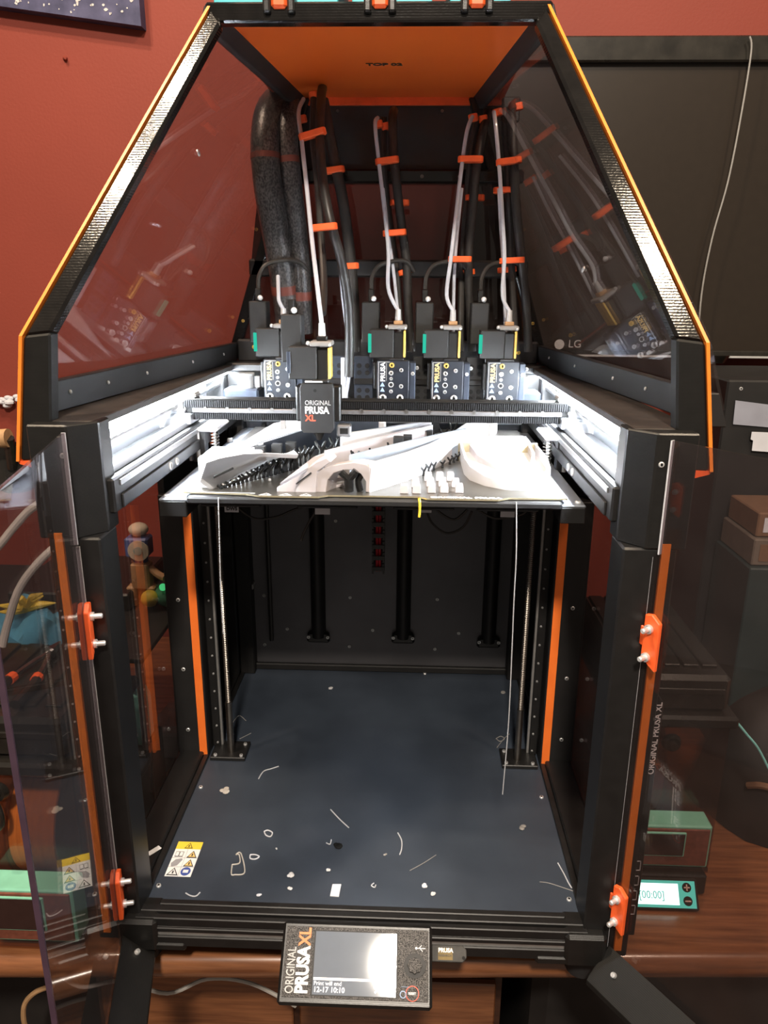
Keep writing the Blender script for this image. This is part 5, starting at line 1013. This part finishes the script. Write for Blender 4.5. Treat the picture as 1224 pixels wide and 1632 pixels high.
for i in range(nb):
    for j in range(20): a = i*20 + j; b = i*20 + (j + 1) % 20; m.f.append((a, b, b + 20, a + 20))
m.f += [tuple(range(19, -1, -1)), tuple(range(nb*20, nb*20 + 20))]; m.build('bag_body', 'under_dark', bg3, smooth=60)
MB().tube(smooth_path([(0.545, 0.262, 0.09), (0.56, 0.248, 0.10), (0.60, 0.234, 0.095), (0.65, 0.236, 0.08)]), 0.005, 8).build('bag_strap', 'cardboard', bg3)
# clutter at the left
m = MB(); m.tube(smooth_path([(-0.4737, 0.16, 0.4478), (-0.4524, 0.17, 0.4708), (-0.4395, 0.18, 0.488), (-0.4223, 0.19, 0.5079), (-0.4042, 0.2, 0.5199)]), 0.0050, 10); tag(m.build('plastic_hose', 'grey_tube'), 'upper pale grey hose seen through the left door', 'hose')
m = MB(); m.tube(smooth_path([(-0.4627, 0.16, 0.338), (-0.4549, 0.165, 0.3662), (-0.4369, 0.17, 0.4114), (-0.4156, 0.18, 0.4415), (-0.3954, 0.2, 0.4614), (-0.3994, 0.24, 0.4545)]), 0.0050, 10); tag(m.build('plastic_hose', 'grey_tube'), 'lower pale grey hose curving down behind the left door', 'hose')
# shelf that carries the toys
rk = thing('wire_rack', 'dark rack behind the left dry box that carries the toys', 'rack', (-0.48, 0.5, 0))
bx(-0.78, -0.325, 0.262, 0.62, 0.262, 0.270).build('rack_shelf', 'black_satin', rk, bevel=0.001)
for x in (-0.77, -0.335):
    for y in (0.272, 0.61): MB().cyl((x, y, 0), (x, y, 0.265), 0.006, 10).build('rack_leg', 'rod', rk)
bx(-0.60, -0.40, 0.42, 0.60, 0.27, 0.30).build('tool_tray', 'black_print', None, bevel=0.003); tag(bpy.data.objects['tool_tray'], 'black tray on the rack behind the left dry box', 'tray')
ty = thing('toy_robot', 'tan and blue toy robot with round gears behind the left window', 'toy', (-0.40, 0.47, 0.27))
bx(-0.402, -0.372, 0.44, 0.465, 0.30, 0.345).build('torso', 'tan_toy', ty, bevel=0.003); bx(-0.412, -0.395, 0.44, 0.46, 0.27, 0.305).build('leg', 'tan_toy', ty, bevel=0.003); bx(-0.380, -0.365, 0.44, 0.46, 0.27, 0.305).build('leg', 'tan_toy', ty, bevel=0.003)
MB().tube(smooth_path([(-0.372, 0.45, 0.335), (-0.357, 0.445, 0.325), (-0.345, 0.44, 0.322)]), 0.006, 10).build('arm', 'tan_toy', ty)
bx(-0.408, -0.370, 0.44, 0.47, 0.355, 0.388).build('chest', 'blue_toy', ty, bevel=0.003); MB().cyl((-0.385, 0.438, 0.368), (-0.385, 0.442, 0.368), 0.017, 24).build('gear', 'bone_toy', ty); MB().cyl((-0.385, 0.436, 0.368), (-0.385, 0.438, 0.368), 0.007, 16).build('gear_hub', 'teal_dark', ty)
MB().ball((-0.388, 0.456, 0.399), 0.016, 14, 8, .7).build('head', 'bone_toy', ty); MB().cyl((-0.388, 0.455, 0.345), (-0.388, 0.455, 0.357), 0.012, 16).build('waist', 'blue_toy', ty)
bd2 = thing('toy_frog', 'green toy with yellow belly behind the left window', 'toy', (-0.36, 0.46, 0.27))
MB().ball((-0.343, 0.445, 0.290), 0.024, 14, 8, .8).build('body', 'green_toy', bd2); MB().ball((-0.368, 0.425, 0.292), 0.014, 12, 8).build('belly', 'yellow_stuff', bd2); MB().ball((-0.345, 0.425, 0.312), 0.006, 8, 6).build('eye', 'green_dot', bd2)
cl = thing('blue_cloth', 'crumpled blue cloth lying behind the left door', 'cloth', (-0.50, 0.30, 0.30))
m = MB(); g = 12
for i in range(g + 1):
    for j in range(g + 1): m.v.append((-0.60 + 0.20*i/g, 0.27 + 0.08*j/g, 0.276 + 0.055*math.sin(3.1*i/g)*(0.6 + 0.4*math.sin(5*j/g + i*.9)) + 0.012*math.sin(i*1.7 + j*2.3)))
for i in range(g):
    for j in range(g): a = i*(g + 1) + j; m.f.append((a, a + g + 1, a + g + 2, a + 1))
n_ = len(m.v); m.v += [(x, y, 0.271) for x, y, z in m.v[:n_]]
for i in range(g):
    for j in range(g): a = n_ + i*(g + 1) + j; m.f.append((a, a + 1, a + g + 2, a + g + 1))
for k in range(g):
    for a, b in (((k)*(g+1), (k+1)*(g+1)), ((k+1)*(g+1) + g, k*(g+1) + g), (k + 1, k), (g*(g+1) + k, g*(g+1) + k + 1)): m.f.append((a, n_ + a, n_ + b, b))
m.build('cloth_folds', 'blue_cloth', cl, smooth=80)
yl = thing('yellow_flower', 'yellow spiky ornament above the blue cloth', 'ornament', (-0.50, 0.30, 0.332))
for k in range(7): a = k*0.9; MB().tube([(-0.50, 0.30, 0.328), (-0.50 + 0.022*math.cos(a), 0.30 - 0.010, 0.338 + 0.012*math.sin(a*1.3)), (-0.50 + 0.045*math.cos(a), 0.292, 0.340 + 0.016*math.sin(a*1.3))], [0.007, 0.006, 0.001], 8).build('petal', 'yellow_stuff', yl)
# pliers lying on the dry box lid
pl_ = thing('pliers', 'dark pliers with orange grips lying on the left dry box lid', 'pliers', (-0.43, 0.14, 0.304))
for s in (-1, 1):
    MB().tube(smooth_path([(-0.424, 0.20, 0.310), (-0.424 + s*0.010, 0.165, 0.310), (-0.424 + s*0.016, 0.13, 0.310)]), 0.0038, 8).build('handle', 'rod', pl_)
    MB().tube(smooth_path([(-0.424 + s*0.016, 0.132, 0.310), (-0.424 + s*0.020, 0.11, 0.310), (-0.424 + s*0.020, 0.07, 0.310)]), 0.0062, 10).build('grip', 'lid_black', pl_); MB().tube([(-0.424 + s*0.0155, 0.136, 0.310), (-0.424 + s*0.0165, 0.126, 0.310)], 0.0068, 10).build('grip_ring', 'orange_print', pl_)
MB().tube([(-0.424, 0.198, 0.310), (-0.424, 0.23, 0.310)], [0.009, 0.002], 8).build('jaw', 'rod', pl_)
# teal tool case standing between box and printer, bag on the desk
tc_ = thing('teal_case', 'teal plastic case standing beside the left window of the printer', 'case', (-0.36, 0.29, 0.12))
m = MB(); m.ext([(-0.395, 0.272, 0.1205), (-0.336, 0.272, 0.1205), (-0.336, 0.272, 0.190), (-0.344, 0.272, 0.205), (-0.385, 0.272, 0.205), (-0.395, 0.272, 0.190)], (0, 0.04, 0)); m.build('case_shell', 'teal', tc_, bevel=0.003)
bx(-0.40, -0.330, 0.265, 0.33, 0.001, 0.120).build('black_crate', 'lid_black', None, bevel=0.003); tag(bpy.data.objects['black_crate'], 'low black crate under the teal case', 'crate')
for z in (0.13, 0.142, 0.154): bx(-0.390, -0.347, 0.270, 0.272, z, z + 0.006).build('case_groove', 'teal_dark', tc_)
bg = thing('plastic_bag', 'crumpled clear plastic bag on the desk behind the teal case', 'bag', (-0.35, 0.43, 0))
m = MB(); nb = 14
for i in range(nb + 1):
    t_ = i/nb
    for j in range(16):
        a = 2*math.pi*j/16; r = (0.030 + 0.012*math.sin(3*a + 5*t_) + 0.006*math.sin(7*a + 9*t_))*(1 - 0.75*t_**3)
        m.v.append((-0.350 + r*math.cos(a) + 0.008*t_, 0.430 + r*1.2*math.sin(a), 0.001 + 0.10*t_))
for i in range(nb):
    for j in range(16): a = i*16 + j; b = i*16 + (j + 1) % 16; m.f.append((a, b, b + 16, a + 16))
m.f += [tuple(range(15, -1, -1)), tuple(range(nb*16, nb*16 + 16))]; m.build('bag_film', 'bag_film', bg, smooth=60)
bx(-0.372, -0.335, 0.41, 0.44, 0.002, 0.05).build('bag_contents', 'paper', bg, bevel=0.004)
dk_ = thing('work_light', 'dark round knob shape at the left edge behind the hood', 'lamp', (-0.48, 0.45, 0.55))
MB().tube([(-0.5825, 0.4, 0.5549), (-0.5498, 0.4, 0.5572)], 0.014, 16).build('lamp_arm', 'tan_toy', dk_); MB().tube([(-0.5633, 0.42, 0.5072), (-0.5623, 0.44, 0.5025)], 0.040, 24).build('lamp_head', 'lid_black', dk_)
MB().tube([(-0.5498, 0.4, 0.5572), (-0.5613, 0.42, 0.5072)], 0.008, 10).build('lamp_joint', 'lid_black', dk_)
m = MB(); q = Vector((-0.8637, 0.985, 0.5223))
for k in range(16): m.ball(q + Vector((random.uniform(-.030, .030), random.uniform(-.003, .006), random.uniform(-.010, .012))), random.uniform(.007, .012), 7, 5, .6)
tag(m.build('torn_patch', 'paper'), 'torn white patch stuck on the red wall at the left edge', 'wall patch')

# ================================================================== finish
for o in list(bpy.data.objects):
    if '_o' in o: del o['_o']
